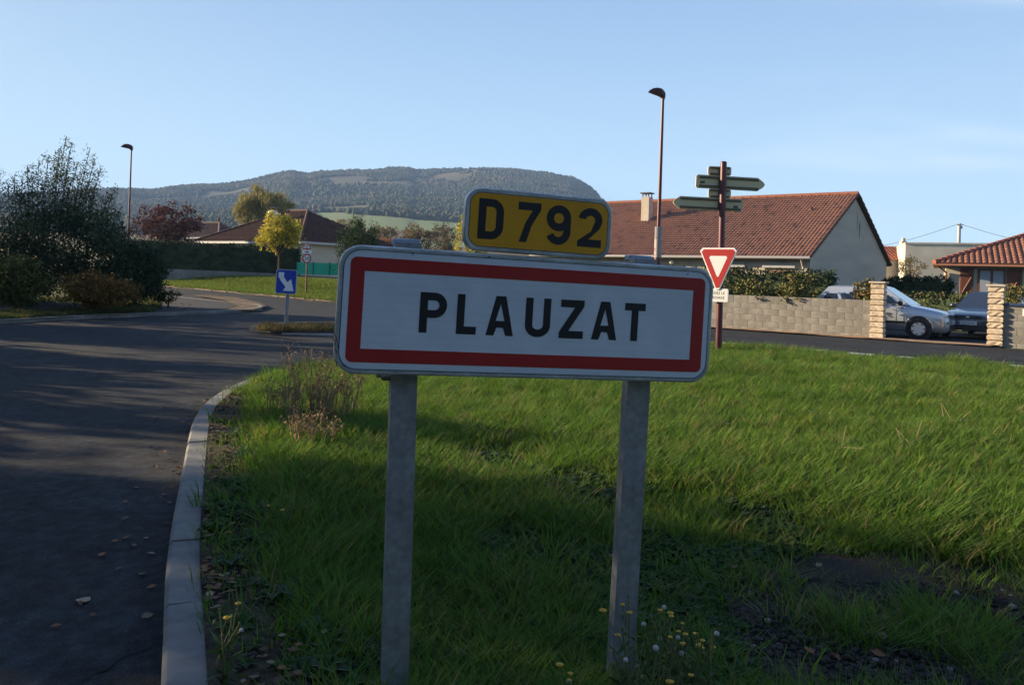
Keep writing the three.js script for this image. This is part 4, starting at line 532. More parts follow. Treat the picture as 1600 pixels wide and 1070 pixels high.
// ---- cars
function car(name, label, c) {
  const root = thing(name, label, 'car', c.pos, c.turn), { L, Wd, H, belt } = c, hw = Wd / 2, xf = L / 2;
  const paint = new THREE.MeshPhysicalMaterial({ color: new THREE.Color(...c.color), roughness: 0.32, metalness: c.metal, clearcoat: 1, clearcoatRoughness: 0.06 }), black = mat(0.018, 0.019, 0.021, 0.55), glass = new THREE.MeshPhysicalMaterial({ color: new THREE.Color(0.015, 0.02, 0.025), roughness: 0.05, clearcoat: 1 });
  // lower body: lofted sections from nose to tail: [x, top height, half width, bottom]
  const st = [[xf, 0.58, hw * 0.62, 0.28], [xf - 0.05, 0.68, hw * 0.82, 0.22], [xf - 0.18, c.nose, hw * 0.93, 0.20], [xf - 0.5, c.nose + (c.hood - c.nose) * 0.45, hw * 0.985, 0.20], [c.xa, c.hood, hw, 0.21], [c.xa - 0.5, belt, hw, 0.21], [0, belt, hw, 0.21], [c.xd + 0.3, belt + 0.02, hw, 0.22], [-xf + 0.35, belt + 0.02, hw * 0.98, 0.23], [-xf + 0.08, belt - 0.02, hw * 0.92, 0.26], [-xf, belt - 0.12, hw * 0.80, 0.32]];
  const sec = ([x, t, w, b]) => { const pts = [[b, w * 0.86], [b + 0.04, w * 0.95], [b + (t - b) * 0.32, w * 0.995], [b + (t - b) * 0.62, w], [b + (t - b) * 0.86, w * 0.965], [t - 0.025, w * 0.90], [t, w * 0.80], [t + 0.012, w * 0.4], [t + 0.015, 0]]; return [...pts.map(([y, z]) => V(x, y, z)), ...pts.slice(0, -1).reverse().map(([y, z]) => V(x, y, -z))]; };
  const S = st.map(sec), pos = [], idx = [], n = S[0].length; for (const s of S) for (const p of s) pos.push(p.x, p.y, p.z);
  for (let i = 0; i + 1 < S.length; i++) for (let j = 0; j + 1 < n; j++) { const a = i * n + j, b = a + n; idx.push(a, a + 1, b, a + 1, b + 1, b); }
  for (const [o, f] of [[0, 1], [(S.length - 1) * n, -1]]) for (let j = 1; j + 1 < n; j++) f > 0 ? idx.push(o, o + j + 1, o + j) : idx.push(o, o + j, o + j + 1);
  const g = new THREE.BufferGeometry(); g.setAttribute('position', new THREE.Float32BufferAttribute(pos, 3)); g.setIndex(idx); g.computeVertexNormals();
  const body = mesh('body', g, paint, root);
  // greenhouse: painted cell with glass panels set on it
  const wb = hw * 0.90, wr = hw * 0.70, A = [c.xa, belt - 0.01, wb], B = [c.xb, H - 0.03, wr], Cc = [c.xc, H - 0.04, wr], Dd = [c.xd, belt - 0.01, wb], m = (p) => V(p[0], p[1], -p[2]), p3 = (p) => V(...p);
  const rc = [V(c.xb - 0.1, H + 0.012, wr * 0.5), V(c.xc + 0.1, H + 0.005, wr * 0.5)], rm = rc.map((p) => V(p.x, p.y, -p.z));
  mesh('cabin', poly3([[p3(A), p3(Dd), p3(Cc), p3(B)], [m(A), m(B), m(Cc), m(Dd)], [p3(A), p3(B), m(B), m(A)], [p3(Dd), m(Dd), m(Cc), p3(Cc)], [p3(B), p3(Cc), rc[1], rc[0]], [m(B), rm[0], rm[1], m(Cc)], [rc[0], rc[1], rm[1], rm[0]], [p3(B), rc[0], rm[0], m(B)], [p3(Cc), m(Cc), rm[1], rc[1]]]), paint, root);
  const quad = (name, P, nx, m2 = glass) => { const ce = P.reduce((s, p) => s.add(p), V(0, 0, 0)).multiplyScalar(1 / P.length); const nn = new THREE.Vector3().crossVectors(P[1].clone().sub(P[0]), P[2].clone().sub(P[0])).normalize(); if (nn.dot(nx) < 0) nn.negate(); mesh(name, poly3([P.map((p) => p.clone().lerp(ce, 0.05).addScaledVector(nn, 0.006))]), m2, root); };
  quad('windscreen', [p3(A), m(A), m(B), p3(B)], V(1, 1, 0)); quad('rear_window', [p3(Dd), m(Dd), m(Cc), p3(Cc)], V(-1, 1, 0));
  for (const s of [1, -1]) { const f = (p) => V(p[0], p[1], p[2] * s), lo = (t) => f(A).lerp(f(Dd), t).add(V(0, 0.03, 0)), hi = (t) => f(B).lerp(f(Cc), t).add(V(0, -0.05, 0)); const out = V(0, 0.3, s); quad('side_window', [lo(0.10), lo(0.40), hi(0.46), hi(0.03)], out); quad('side_window', [lo(0.43), lo(0.70), hi(0.80), hi(0.50)], out); quad('side_window', [lo(0.73), lo(0.93), hi(0.96), hi(0.84)], out);
    mesh('door_gap', merge([box(0.012, 0.55, 0.004, 0.62, 0.62, s * (hw + 0.001)), box(0.012, 0.55, 0.004, -0.35, 0.62, s * (hw + 0.001))]), black, body); mesh('side_trim', box(2.1, 0.07, 0.012, 0.1, 0.47, s * (hw + 0.004), 0.003), black, body); mesh('door_handle', box(0.16, 0.03, 0.02, -0.15, 0.79, s * (hw + 0.002), 0.006), black, body);
    mesh('mirror', new THREE.SphereGeometry(0.1, 12, 8).scale(0.8, 0.75, 1.1).translate(c.xa - 0.25, belt + 0.06, s * (hw + 0.04)), c.darkMirror ? black : paint, root); }
  // wheels
  for (const wx of [c.wf, c.wr]) for (const s of [1, -1]) { const r = c.rw; mesh('wheel_arch', new THREE.CylinderGeometry(r + 0.07, r + 0.07, 0.04, 28).rotateX(Math.PI / 2).translate(wx, r + 0.015, s * (hw - 0.012)), black, body); mesh('arch_lip', new THREE.TorusGeometry(r + 0.075, 0.018, 8, 28, Math.PI).translate(wx, r + 0.015, s * (hw + 0.004)), paint, body);
    const wg = new THREE.Group(); wg.name = 'wheel'; root.add(wg); const tor = new THREE.TorusGeometry(r - 0.065, 0.075, 12, 28).scale(1, 1, 1.15).translate(wx, r, s * (hw - 0.03)); mesh('tyre', merge([tor]), mat(0.02, 0.02, 0.021, 0.9), wg); mesh('rim', new THREE.CylinderGeometry(r - 0.08, r - 0.08, 0.05, 24).rotateX(Math.PI / 2).translate(wx, r, s * (hw + 0.012)), mat(...c.rim, 0.35, { metalness: 0.3 }), wg); for (let k = 0; k < 7; k++) { const a = k / 7 * 6.283; mesh('rim_hole', new THREE.CylinderGeometry(0.024, 0.024, 0.006, 10).rotateX(Math.PI / 2).translate(wx + Math.cos(a) * (r - 0.14), r + Math.sin(a) * (r - 0.14), s * (hw + 0.038)), black, wg); } }
  // face: grille, lamps, bumper, plate, badge
  const fx = xf + 0.005; mesh('grille', box(0.06, 0.13, Wd * 0.44, fx - 0.045, 0.66, 0, 0.02), black, body); mesh('lower_intake', box(0.05, 0.14, Wd * 0.55, fx - 0.015, 0.36, 0, 0.02), black, body); mesh('bumper_strip', box(0.05, 0.08, Wd * 0.80, fx - 0.05, 0.50, 0, 0.02), c.darkBumper ? black : paint, body); mesh('badge', new THREE.SphereGeometry(0.06, 12, 8).scale(0.25, 0.55, 1).translate(fx + 0.0, 0.67, 0), mat(0.5, 0.5, 0.52, 0.2, { metalness: 0.8 }), body);
  for (const s of [1, -1]) { mesh('headlight', new THREE.SphereGeometry(0.17, 16, 10).scale(0.8, 0.55, 0.85).translate(fx - 0.17, 0.70, s * hw * 0.70), new THREE.MeshPhysicalMaterial({ color: new THREE.Color(0.62, 0.64, 0.66), roughness: 0.1, clearcoat: 1 }), body); mesh('fog_light', new THREE.CylinderGeometry(0.05, 0.05, 0.03, 14).rotateZ(Math.PI / 2).translate(fx - 0.02, 0.36, s * hw * 0.66), mat(0.4, 0.4, 0.4, 0.2), body); }
  mesh('number_plate', box(0.012, 0.11, 0.52, fx + 0.015, c.plateY, 0, 0.003), mat(0.66, 0.67, 0.68, 0.4), body); const pt = new THREE.PlaneGeometry(0.50, 0.095).rotateY(Math.PI / 2).translate(fx + 0.0225, c.plateY, 0); mesh('plate_text', pt, canvasMat(256, 50, (x) => { x.fillStyle = '#c4c9cf'; x.fillRect(0, 0, 256, 50); x.fillStyle = '#22408c'; x.fillRect(0, 0, 22, 50); x.fillStyle = '#1d222a'; x.font = 'bold 36px sans-serif'; x.textAlign = 'center'; x.fillText(c.plate, 138, 38, 205); }), body);
  return root;
}
{
  const w = gnd(1430, 530.6).addScaledVector(vN, -0.5), th = -0.66, wl = V(1.24, 0, 0.84).applyAxisAngle(V(0, 1, 0), th);
  car('silver_car', 'silver compact car with white hubcaps parked behind the block wall', { pos: w.clone().sub(wl), turn: th, L: 4.0, Wd: 1.72, H: 1.52, belt: 0.98, nose: 0.80, hood: 0.97, xa: 0.98, xb: 0.22, xc: -1.45, xd: -1.85, wf: 1.24, wr: -1.25, rw: 0.30, color: [0.42, 0.45, 0.49], metal: 0.55, rim: [0.72, 0.72, 0.71], plate: '8416 YZ 63', plateY: 0.50, darkBumper: true, darkMirror: true });
  const f = gnd(1511, 530.5), t2 = -2.36, fl = V(2.3, 0, 0).applyAxisAngle(V(0, 1, 0), t2);
  car('dark_car', 'dark navy car parked nose out beside the second gate pillar', { pos: f.clone().sub(fl), turn: t2, L: 4.5, Wd: 1.76, H: 1.43, belt: 0.92, nose: 0.74, hood: 0.92, xa: 0.75, xb: -0.05, xc: -1.35, xd: -1.9, wf: 1.38, wr: -1.3, rw: 0.31, color: [0.012, 0.018, 0.032], metal: 0.3, rim: [0.45, 0.45, 0.45], plate: '972 WR 63', plateY: 0.50 });
}
// ---------------------------------------------------------------- vegetation
const leafMat = (o = {}) => new THREE.MeshPhysicalMaterial({ vertexColors: true, roughness: 0.9, transmission: 0.3, thickness: 0, specularIntensity: 0.3, side: THREE.DoubleSide, ...o });
const LM = leafMat(), LMdense = tint({ roughness: 0.9, side: THREE.DoubleSide });
// leaves: rhombs scattered round centres; clumps = [x, y, z, spread radius x, y, z, count]
function leaves(clumps, size, aspect, cols, seed, droop = 0) {
  const R = rng(seed), pos = [], col = [], nor = [], idx = []; const gs = () => (R() + R() + R() - 1.5) * 0.95;
  const a = V(0, 0, 0), b = V(0, 0, 0), n = V(0, 0, 0);
  for (const [cx, cy, cz, rx, ry, rz, k] of clumps) for (let i = 0; i < k; i++) {
    const x = cx + gs() * rx, y = cy + gs() * ry, z = cz + gs() * rz, L = size * (0.6 + 0.8 * R());
    a.set(R() - 0.5, droop ? -droop * (0.5 + R()) : R() - 0.5, R() - 0.5).normalize(); n.set(R() - 0.5, R() * 0.9, R() - 0.5); b.crossVectors(a, n).normalize().multiplyScalar(L * aspect * 0.5); n.crossVectors(b, a).normalize();
    const o = pos.length / 3; pos.push(x, y, z, x + a.x * L * 0.45 + b.x, y + a.y * L * 0.45 + b.y, z + a.z * L * 0.45 + b.z, x + a.x * L, y + a.y * L, z + a.z * L, x + a.x * L * 0.45 - b.x, y + a.y * L * 0.45 - b.y, z + a.z * L * 0.45 - b.z);
    const c = cols[Math.floor(R() * cols.length)], f = 0.75 + 0.5 * R(); for (let q = 0; q < 4; q++) { col.push(c[0] * f, c[1] * f, c[2] * f); nor.push(n.x, n.y, n.z); } idx.push(o, o + 1, o + 2, o, o + 2, o + 3);
  }
  const g = new THREE.BufferGeometry(); g.setAttribute('position', new THREE.Float32BufferAttribute(pos, 3)); g.setAttribute('normal', new THREE.Float32BufferAttribute(nor, 3)); g.setAttribute('color', new THREE.Float32BufferAttribute(col, 3)); g.setIndex(idx); return g;
}
// a crown: clumps on and inside an ellipsoid, leaving gaps
function crownClumps(n, per, r, ry, cy, seed, spread = 0.28, low = -1) { const R = rng(seed), out = []; while (out.length < n) { const v = V(R() * 2 - 1, R() * 2 - 1, R() * 2 - 1), l = v.length(); if (l > 1 || l < 0.35 || v.y < low) continue; const k = 0.8 + 0.35 * R(); out.push([v.x * r * k, cy + v.y * ry * k, v.z * r * k, r * spread * (0.6 + 0.8 * R()), ry * spread * (0.6 + 0.8 * R()), r * spread * (0.6 + 0.8 * R()), Math.round(per * (0.5 + R()))]); } return out; }
function branches(clumps, base, r0, frac = 0.35) { const list = []; for (const [x, y, z] of clumps) { const t = V(x, y, z), f = V(x * 0.12, base + (y - base) * frac, z * 0.12), mid = f.clone().lerp(t, 0.5).add(V(0, (y - base) * 0.08, 0)); list.push(bar(f, mid, r0 * 0.45, r0 * 0.25, 5), bar(mid, t, r0 * 0.25, r0 * 0.08, 4)); } return list; }
function tree(name, label, category, p, o) {
  const root = thing(name, label, category, p, o.turn ?? 0, o.group), cl = o.clumps ?? crownClumps(o.n, o.per, o.r, o.ry, o.cy, o.seed, o.spread, o.low);
  const tr = o.trunk ?? 0.12; mesh('trunk', merge([bar(V(0, -0.1, 0), V(0.03, o.cy * 0.5, 0), tr, tr * 0.75, 8), bar(V(0.03, o.cy * 0.5, 0), V(0, o.cy + o.ry * 0.3, 0), tr * 0.75, tr * 0.3, 8), ...branches(cl.filter((_, i) => i % (o.every ?? 2) === 0), o.fork ?? o.cy * 0.35, tr)]), o.bark ?? M.bark, root);
  mesh('crown', leaves(cl, o.leaf, o.aspect ?? 0.55, o.cols, o.seed + 7, o.droop ?? 0), o.mat ?? LM, root); return root;
}
const GREEN = [[0.045, 0.075, 0.018], [0.055, 0.085, 0.02], [0.035, 0.06, 0.016]], DARK = [[0.022, 0.042, 0.014], [0.03, 0.05, 0.016], [0.018, 0.034, 0.012]], OLIVE = [[0.07, 0.075, 0.03], [0.06, 0.075, 0.035], [0.085, 0.085, 0.035]], GOLD = [[0.16, 0.085, 0.015], [0.12, 0.075, 0.018], [0.08, 0.06, 0.018], [0.2, 0.10, 0.02]], YELLOW = [[0.50, 0.42, 0.05], [0.44, 0.40, 0.06], [0.54, 0.42, 0.04], [0.32, 0.33, 0.06]], PLUM = [[0.075, 0.026, 0.026], [0.095, 0.034, 0.032], [0.06, 0.02, 0.024], [0.12, 0.05, 0.04]], WILLOW = [[0.27, 0.23, 0.08], [0.22, 0.20, 0.07], [0.32, 0.25, 0.08], [0.15, 0.16, 0.06]], TAN = [[0.20, 0.14, 0.07], [0.17, 0.13, 0.06], [0.14, 0.12, 0.06]], LIT = [[0.11, 0.12, 0.03], [0.13, 0.13, 0.035], [0.09, 0.11, 0.03], [0.17, 0.12, 0.05]];
// --- trees standing out of the picture on the left, along the near road: they shade the foreground
for (const [X, D, h, r, n, per, sd, label] of [[-20, -6, 9.6, 2.9, 70, 120, 301, 'tall leafy tree on the left roadside, farthest behind the town sign viewer'], [-20.5, -1.4, 9.4, 2.9, 70, 120, 302, 'tall leafy roadside tree with the widest crown on the left'], [-20, 3.2, 9.8, 2.9, 70, 120, 303, 'tall leafy roadside tree level with the town sign'], [-20, 7.2, 10, 2.6, 70, 120, 304, 'tall leafy roadside tree level with the kerb bend'], [-20, 9.5, 9, 1.5, 55, 100, 305, 'narrower roadside tree beside the kerb bend'], [-20, 12.1, 5.5, 1.8, 75, 120, 311, 'low round tree between the narrower roadside tree and the end of the row'], [-23, 20.7, 5.2, 1.1, 45, 90, 312, 'low slim tree before the middling tree by the shrub bed'], [-20.2, 14.4, 4.9, 1.8, 60, 110, 306, 'low bushy tree at the end of the roadside row'], [-22, 17.0, 5.2, 1.5, 60, 110, 310, 'low bushy tree between the roadside row and the shrub bed'], [-24.5, 22.2, 6.2, 1.6, 60, 100, 307, 'middling tree before the dark shrubs'], [-26, 20.5, 9.3, 1.7, 24, 34, 313, 'tall sparse tree standing behind the low slim tree'], [-24.5, 25.2, 8.8, 1.8, 34, 50, 309, 'taller thin tree beside the dark shrubs'], [-24, 28.6, 7.2, 2.7, 60, 110, 308, 'dense tree left of the dark shrubs']])
  tree('roadside_tree', label, 'tree', onG(X, D, 0.08), { n, per, r, ry: h / 2 - 0.4, cy: h / 2 + 0.3, seed: sd, leaf: 0.24, aspect: 0.6, cols: GREEN, trunk: 0.16, group: 'trees along the near road', every: 3, spread: 0.3, mat: LMdense });
for (const [X, D, h, r, sd, label] of [[-13, -9, 9.5, 3.2, 321, 'tall tree behind the viewer on the near road side'], [-6, -11.5, 10, 3.3, 322, 'tall tree behind the viewer facing the town sign'], [0.5, -12.5, 10, 3.3, 323, 'tall tree behind the viewer with the highest crown'], [7, -12, 9.5, 3.2, 324, 'tall tree behind the viewer beside the meadow'], [13, -10, 9, 3.0, 325, 'tall tree behind the viewer at the meadow end']])
  tree('roadside_tree', label, 'tree', onG(X, D, 0.05), { n: 90, per: 110, r, ry: h / 2 - 0.3, cy: h / 2 + 0.2, seed: sd, leaf: 0.34, aspect: 0.65, cols: GREEN, trunk: 0.18, group: 'trees behind the viewer', every: 3, spread: 0.3, mat: LMdense });
// --- shrubs on the corner
{
  const p = gnd(105, 480, 0.09), D = -p.z + 1.2, k = D / FOCAL, root = thing('tall_shrub', 'tall airy olive shrub with sparse twigs against the sky', 'shrub', V(at(95, 440, D).x, p.y, -D)), R = rng(401);
  const W = (x, y, dz = 0) => at(x, y, D + dz).sub(root.position);
  const dense = []; for (let i = 0; i < 95; i++) { const x = -25 + R() * 225, top = 330 + 55 * Math.pow(Math.abs(x - 95) / 130, 2), y = top + R() * (465 - top); const q = W(x, y, (R() - 0.5) * 3); dense.push([q.x, q.y, q.z, 0.6, 0.5, 0.6, y > 400 ? 420 : 210]); }
  mesh('foliage', leaves(dense, 0.13, 0.4, [[0.035, 0.06, 0.024], [0.045, 0.07, 0.03], [0.028, 0.05, 0.02], [0.06, 0.075, 0.035]], 402), LMdense, root);
  const tw = [], sparse = []; for (const [x, y, x0] of [[103, 213, 80], [112, 222, 85], [95, 228, 70], [140, 232, 110], [122, 252, 95], [148, 248, 118], [157, 262, 130], [60, 250, 60], [42, 258, 50], [22, 272, 30], [75, 244, 66], [12, 290, 20], [35, 275, 35], [88, 262, 85], [180, 292, 150], [172, 305, 140], [128, 268, 105], [50, 282, 55], [108, 250, 90], [-5, 265, 10], [70, 275, 66], [135, 290, 120], [165, 325, 150], [110, 285, 100], [30, 300, 36], [186, 330, 160], [150, 285, 130], [92, 240, 84]]) {
    const dz = (R() - 0.5) * 2.4, a = W(x0, 440, dz * 0.3), b = W((x0 + x) / 2 - 4, (360 + y) / 2, dz * 0.7), c = W(x, y, dz), cv = new THREE.QuadraticBezierCurve3(a, b, c); tw.push(new THREE.TubeGeometry(cv, 10, 0.012, 4)); const n = 26; for (let i = 0; i < n; i++) { const t = 0.35 + 0.65 * i / n, q = cv.getPoint(t), s = 0.13 + 0.55 * (1 - t); sparse.push([q.x + (R() - 0.5) * s, q.y + (R() - 0.5) * s, q.z, s, s, s, t > 0.85 ? 4 : 14]); if (R() < 0.5) { const e = q.clone().add(V((R() - 0.5) * 0.9, 0.15 + 0.3 * R(), (R() - 0.5) * 0.6).multiplyScalar(1.2 - t)); tw.push(bar(q, e, 0.007, 0.003, 3)); sparse.push([e.x, e.y, e.z, 0.14, 0.14, 0.14, 8]); } }
  }
  mesh('twigs', merge(tw), mat(0.05, 0.035, 0.025, 0.9), root); mesh('upper_foliage', leaves(sparse, 0.10, 0.32, [[0.05, 0.08, 0.035], [0.045, 0.07, 0.03], [0.075, 0.095, 0.045]], 403), LM, root);
  const shrub = (label, x, y, D2, rx, ry, cols, seed, n = 60, per = 130, leaf = 0.09) => { const q = at(x, y, D2), b = V(q.x, G(q.x, D2) + 0.08, q.z), cy = q.y - b.y; return tree('shrub', label, 'shrub', b, { n, per, r: rx, ry, cy, seed, leaf, cols, trunk: 0.04, every: 3, fork: 0.05, mat: LMdense, group: 'shrubs on the corner' }); };
  shrub('dark rounded evergreen shrub at the end of the shrub bed by the lamp', 212, 428, 27, 0.95, 1.0, DARK, 411, 80, 160); shrub('low golden brown bush in front of the tall shrub', 152, 455, 23.6, 1.05, 0.5, GOLD, 412, 80, 170, 0.07); shrub('yellow green bush left of the golden brown bush', 25, 435, 23.5, 0.85, 0.75, [[0.10, 0.10, 0.02], [0.06, 0.075, 0.02]], 413, 50, 130); shrub('tiny leafy weed clump at the pavement corner', 262, 461, 27.5, 0.5, 0.22, GREEN.concat(GOLD.slice(0, 1)), 414, 18, 70, 0.07);
}
// --- clipped hedges: leafy skin over a solid core
function hedge(name, label, a, b, h, th, cols, seed, per, leaf, group, rough = 0.07) {
  const L = Math.hypot(b.x - a.x, b.z - a.z), root = thing(name, label, 'hedge', a.clone(), Math.atan2(-(b.z - a.z), b.x - a.x), group), R = rng(seed), dy = b.y - a.y, cl = [];
  const nn = Math.round(L * (h * 2 + th) * per / 12); for (let i = 0; i < nn; i++) { const x = R() * L, f = R() * (2 * h + th); let y, z; if (f < h) { y = f; z = th / 2; } else if (f < h + th) { y = h; z = f - h - th / 2; } else { y = f - h - th; z = -th / 2; } const j = rough * (fbm(x * 1.7 + seed, y * 2 + z, 9, 3) - 0.5) * 4; const nl = y >= h ? 1 : 0; cl.push([x, y + dy * x / L + (nl ? j : 0), z + (nl ? 0 : Math.sign(z) * j), 0.16, 0.13, 0.12, 12]); }
  for (const x of [0, L]) for (let i = 0; i < th * h * per / 8; i++) cl.push([x, R() * h + (x ? dy : 0), (R() - 0.5) * th, 0.1, 0.13, 0.16, 12]);
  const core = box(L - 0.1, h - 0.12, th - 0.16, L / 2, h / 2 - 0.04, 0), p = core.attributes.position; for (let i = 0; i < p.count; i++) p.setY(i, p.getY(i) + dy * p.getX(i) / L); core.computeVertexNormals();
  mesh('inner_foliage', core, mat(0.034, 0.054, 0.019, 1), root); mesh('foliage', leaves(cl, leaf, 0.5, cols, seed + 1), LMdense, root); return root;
}
const HD = 52;
{
  const g = (x, y) => at(x, y, HD), a = g(180, 428), b = g(459, 437), wallTop = 0.5; a.y = EYE + ray(300, 431)[1] * HD - 0.0; b.y = EYE + ray(459, 438.5)[1] * HD;
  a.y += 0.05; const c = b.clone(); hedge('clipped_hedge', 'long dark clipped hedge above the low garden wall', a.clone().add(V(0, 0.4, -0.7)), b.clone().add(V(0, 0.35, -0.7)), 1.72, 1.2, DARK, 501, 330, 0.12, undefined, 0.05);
  const e = g(640, 444); e.y = b.y - 0.25; const root = thing('low_garden_wall', 'low grey rendered wall under the clipped hedge and the green fence', 'wall', a); put('wall', merge([box3(a.clone().add(V(0, -0.6, 0.05)), b.clone().sub(a), V(0, 1.02, 0), V(0, 0, -0.2)), box3(b.clone().add(V(0, -0.6, 0.05)), e.clone().sub(b), V(0, 1.0, 0), V(0, 0, -0.2))]), new THREE.MeshStandardMaterial({ map: scaled(stainTex, 0.5), color: new THREE.Color(0.34, 0.33, 0.31), roughness: 0.95 }), root);
  const f0 = b.clone().add(V(0.15, 0.40, -0.05)), f1 = g(540, 430), L = f1.x - f0.x, fr = thing('green_fence', 'bright turquoise green screen fence on the low wall before the bungalow', 'fence', f0); mesh('screen', box(L, 0.78, 0.02, L / 2, 0.42, 0), new THREE.MeshPhysicalMaterial({ color: new THREE.Color(0.02, 0.55, 0.36), roughness: 0.7, transmission: 0.4, thickness: 0 }), fr); for (let k = 0; k < 4; k++) mesh('post', box(0.06, 0.86, 0.06, k * L / 3, 0.43, 0.03), mat(0.01, 0.16, 0.10, 0.6), fr);
}
// --- garden trees of the middle distance
{
  const T = (name, label, x, yc, D, rPx, ryPx, o) => { const c = at(x, yc, D), g = o.g ?? G(c.x, D), r = rPx * D / FOCAL, ry = ryPx * D / FOCAL; return tree(name, label, 'tree', V(c.x, g, -D), { r, ry, cy: c.y - g, ...o }); };
  T('globe_tree', 'small yellow globe tree on a thin trunk before the clipped hedge', 436, 363, 44, 31, 28, { n: 80, per: 80, seed: 601, leaf: 0.15, cols: YELLOW, trunk: 0.075, fork: 1.6, spread: 0.26 });
  T('purple_tree', 'purple leaved plum tree behind the clipped hedge', 264, 352, 57, 48, 36, { n: 110, per: 55, seed: 602, leaf: 0.17, cols: PLUM, trunk: 0.14, spread: 0.2, fork: 1.2 });
  T('willow_tree', 'large yellowing weeping willow behind the bungalow', 411, 325, 84, 41, 34, { n: 150, per: 90, seed: 603, leaf: 0.42, aspect: 0.16, cols: WILLOW, trunk: 0.3, droop: 1, spread: 0.22 });
  T('cypress_shrub', 'dark green egg shaped evergreen beside the bungalow and the town sign', 560, 388, 49, 33, 46, { n: 110, per: 120, seed: 604, leaf: 0.14, aspect: 0.3, cols: [[0.035, 0.07, 0.018], [0.05, 0.085, 0.02], [0.028, 0.055, 0.015]], trunk: 0.1, spread: 0.22, mat: LMdense });
  T('tan_bush', 'tan autumn bush behind the sign beside the yellow tree', 655, 375, 78, 34, 24, { n: 60, per: 50, seed: 605, leaf: 0.2, cols: TAN, trunk: 0.08, spread: 0.24 });
  T('tan_bush', 'grey brown autumn bush between the tan bush and the yellow tree', 694, 372, 82, 26, 24, { n: 50, per: 45, seed: 606, leaf: 0.2, cols: [[0.15, 0.12, 0.07], [0.12, 0.11, 0.06]], trunk: 0.08, spread: 0.24 });
  T('orange_bush', 'small orange autumn bush beside the dark evergreen', 607, 384, 72, 16, 14, { n: 30, per: 40, seed: 607, leaf: 0.17, cols: [[0.28, 0.11, 0.04], [0.22, 0.12, 0.05]], trunk: 0.06 });
  T('yellow_tree', 'bright yellow autumn tree partly hidden by the route plate', 738, 368, 62, 29, 36, { n: 80, per: 60, seed: 608, leaf: 0.17, cols: YELLOW, trunk: 0.12, spread: 0.24 });
  T('sapling', 'thin autumn sapling before the cream building', 1424, 416, 46, 22, 18, { n: 40, per: 16, seed: 609, leaf: 0.12, cols: [[0.16, 0.13, 0.05], [0.20, 0.13, 0.05], [0.10, 0.11, 0.04]], trunk: 0.03, spread: 0.24, every: 1 });
  for (const [x, y, D, r, ry, cols, sd, label] of [[470, 352, 110, 22, 10, TAN, 611, 'brown bush line far behind the bungalow roof'], [530, 352, 120, 34, 12, TAN.concat(WILLOW.slice(0, 1)), 612, 'brown bush line far beyond the bungalow beside the evergreen'], [165, 372, 100, 30, 16, TAN.concat(PLUM.slice(3)), 613, 'reddish brown bush beyond the lamp and the hedge'], [600, 366, 105, 26, 12, TAN, 614, 'pale brown bush far behind the orange bush']]) T('far_bush', label, x, y, D, r, ry, { n: 36, per: 40, seed: sd, leaf: 0.26, cols, trunk: 0.1, spread: 0.26, group: 'bushes beyond the gardens' });
}
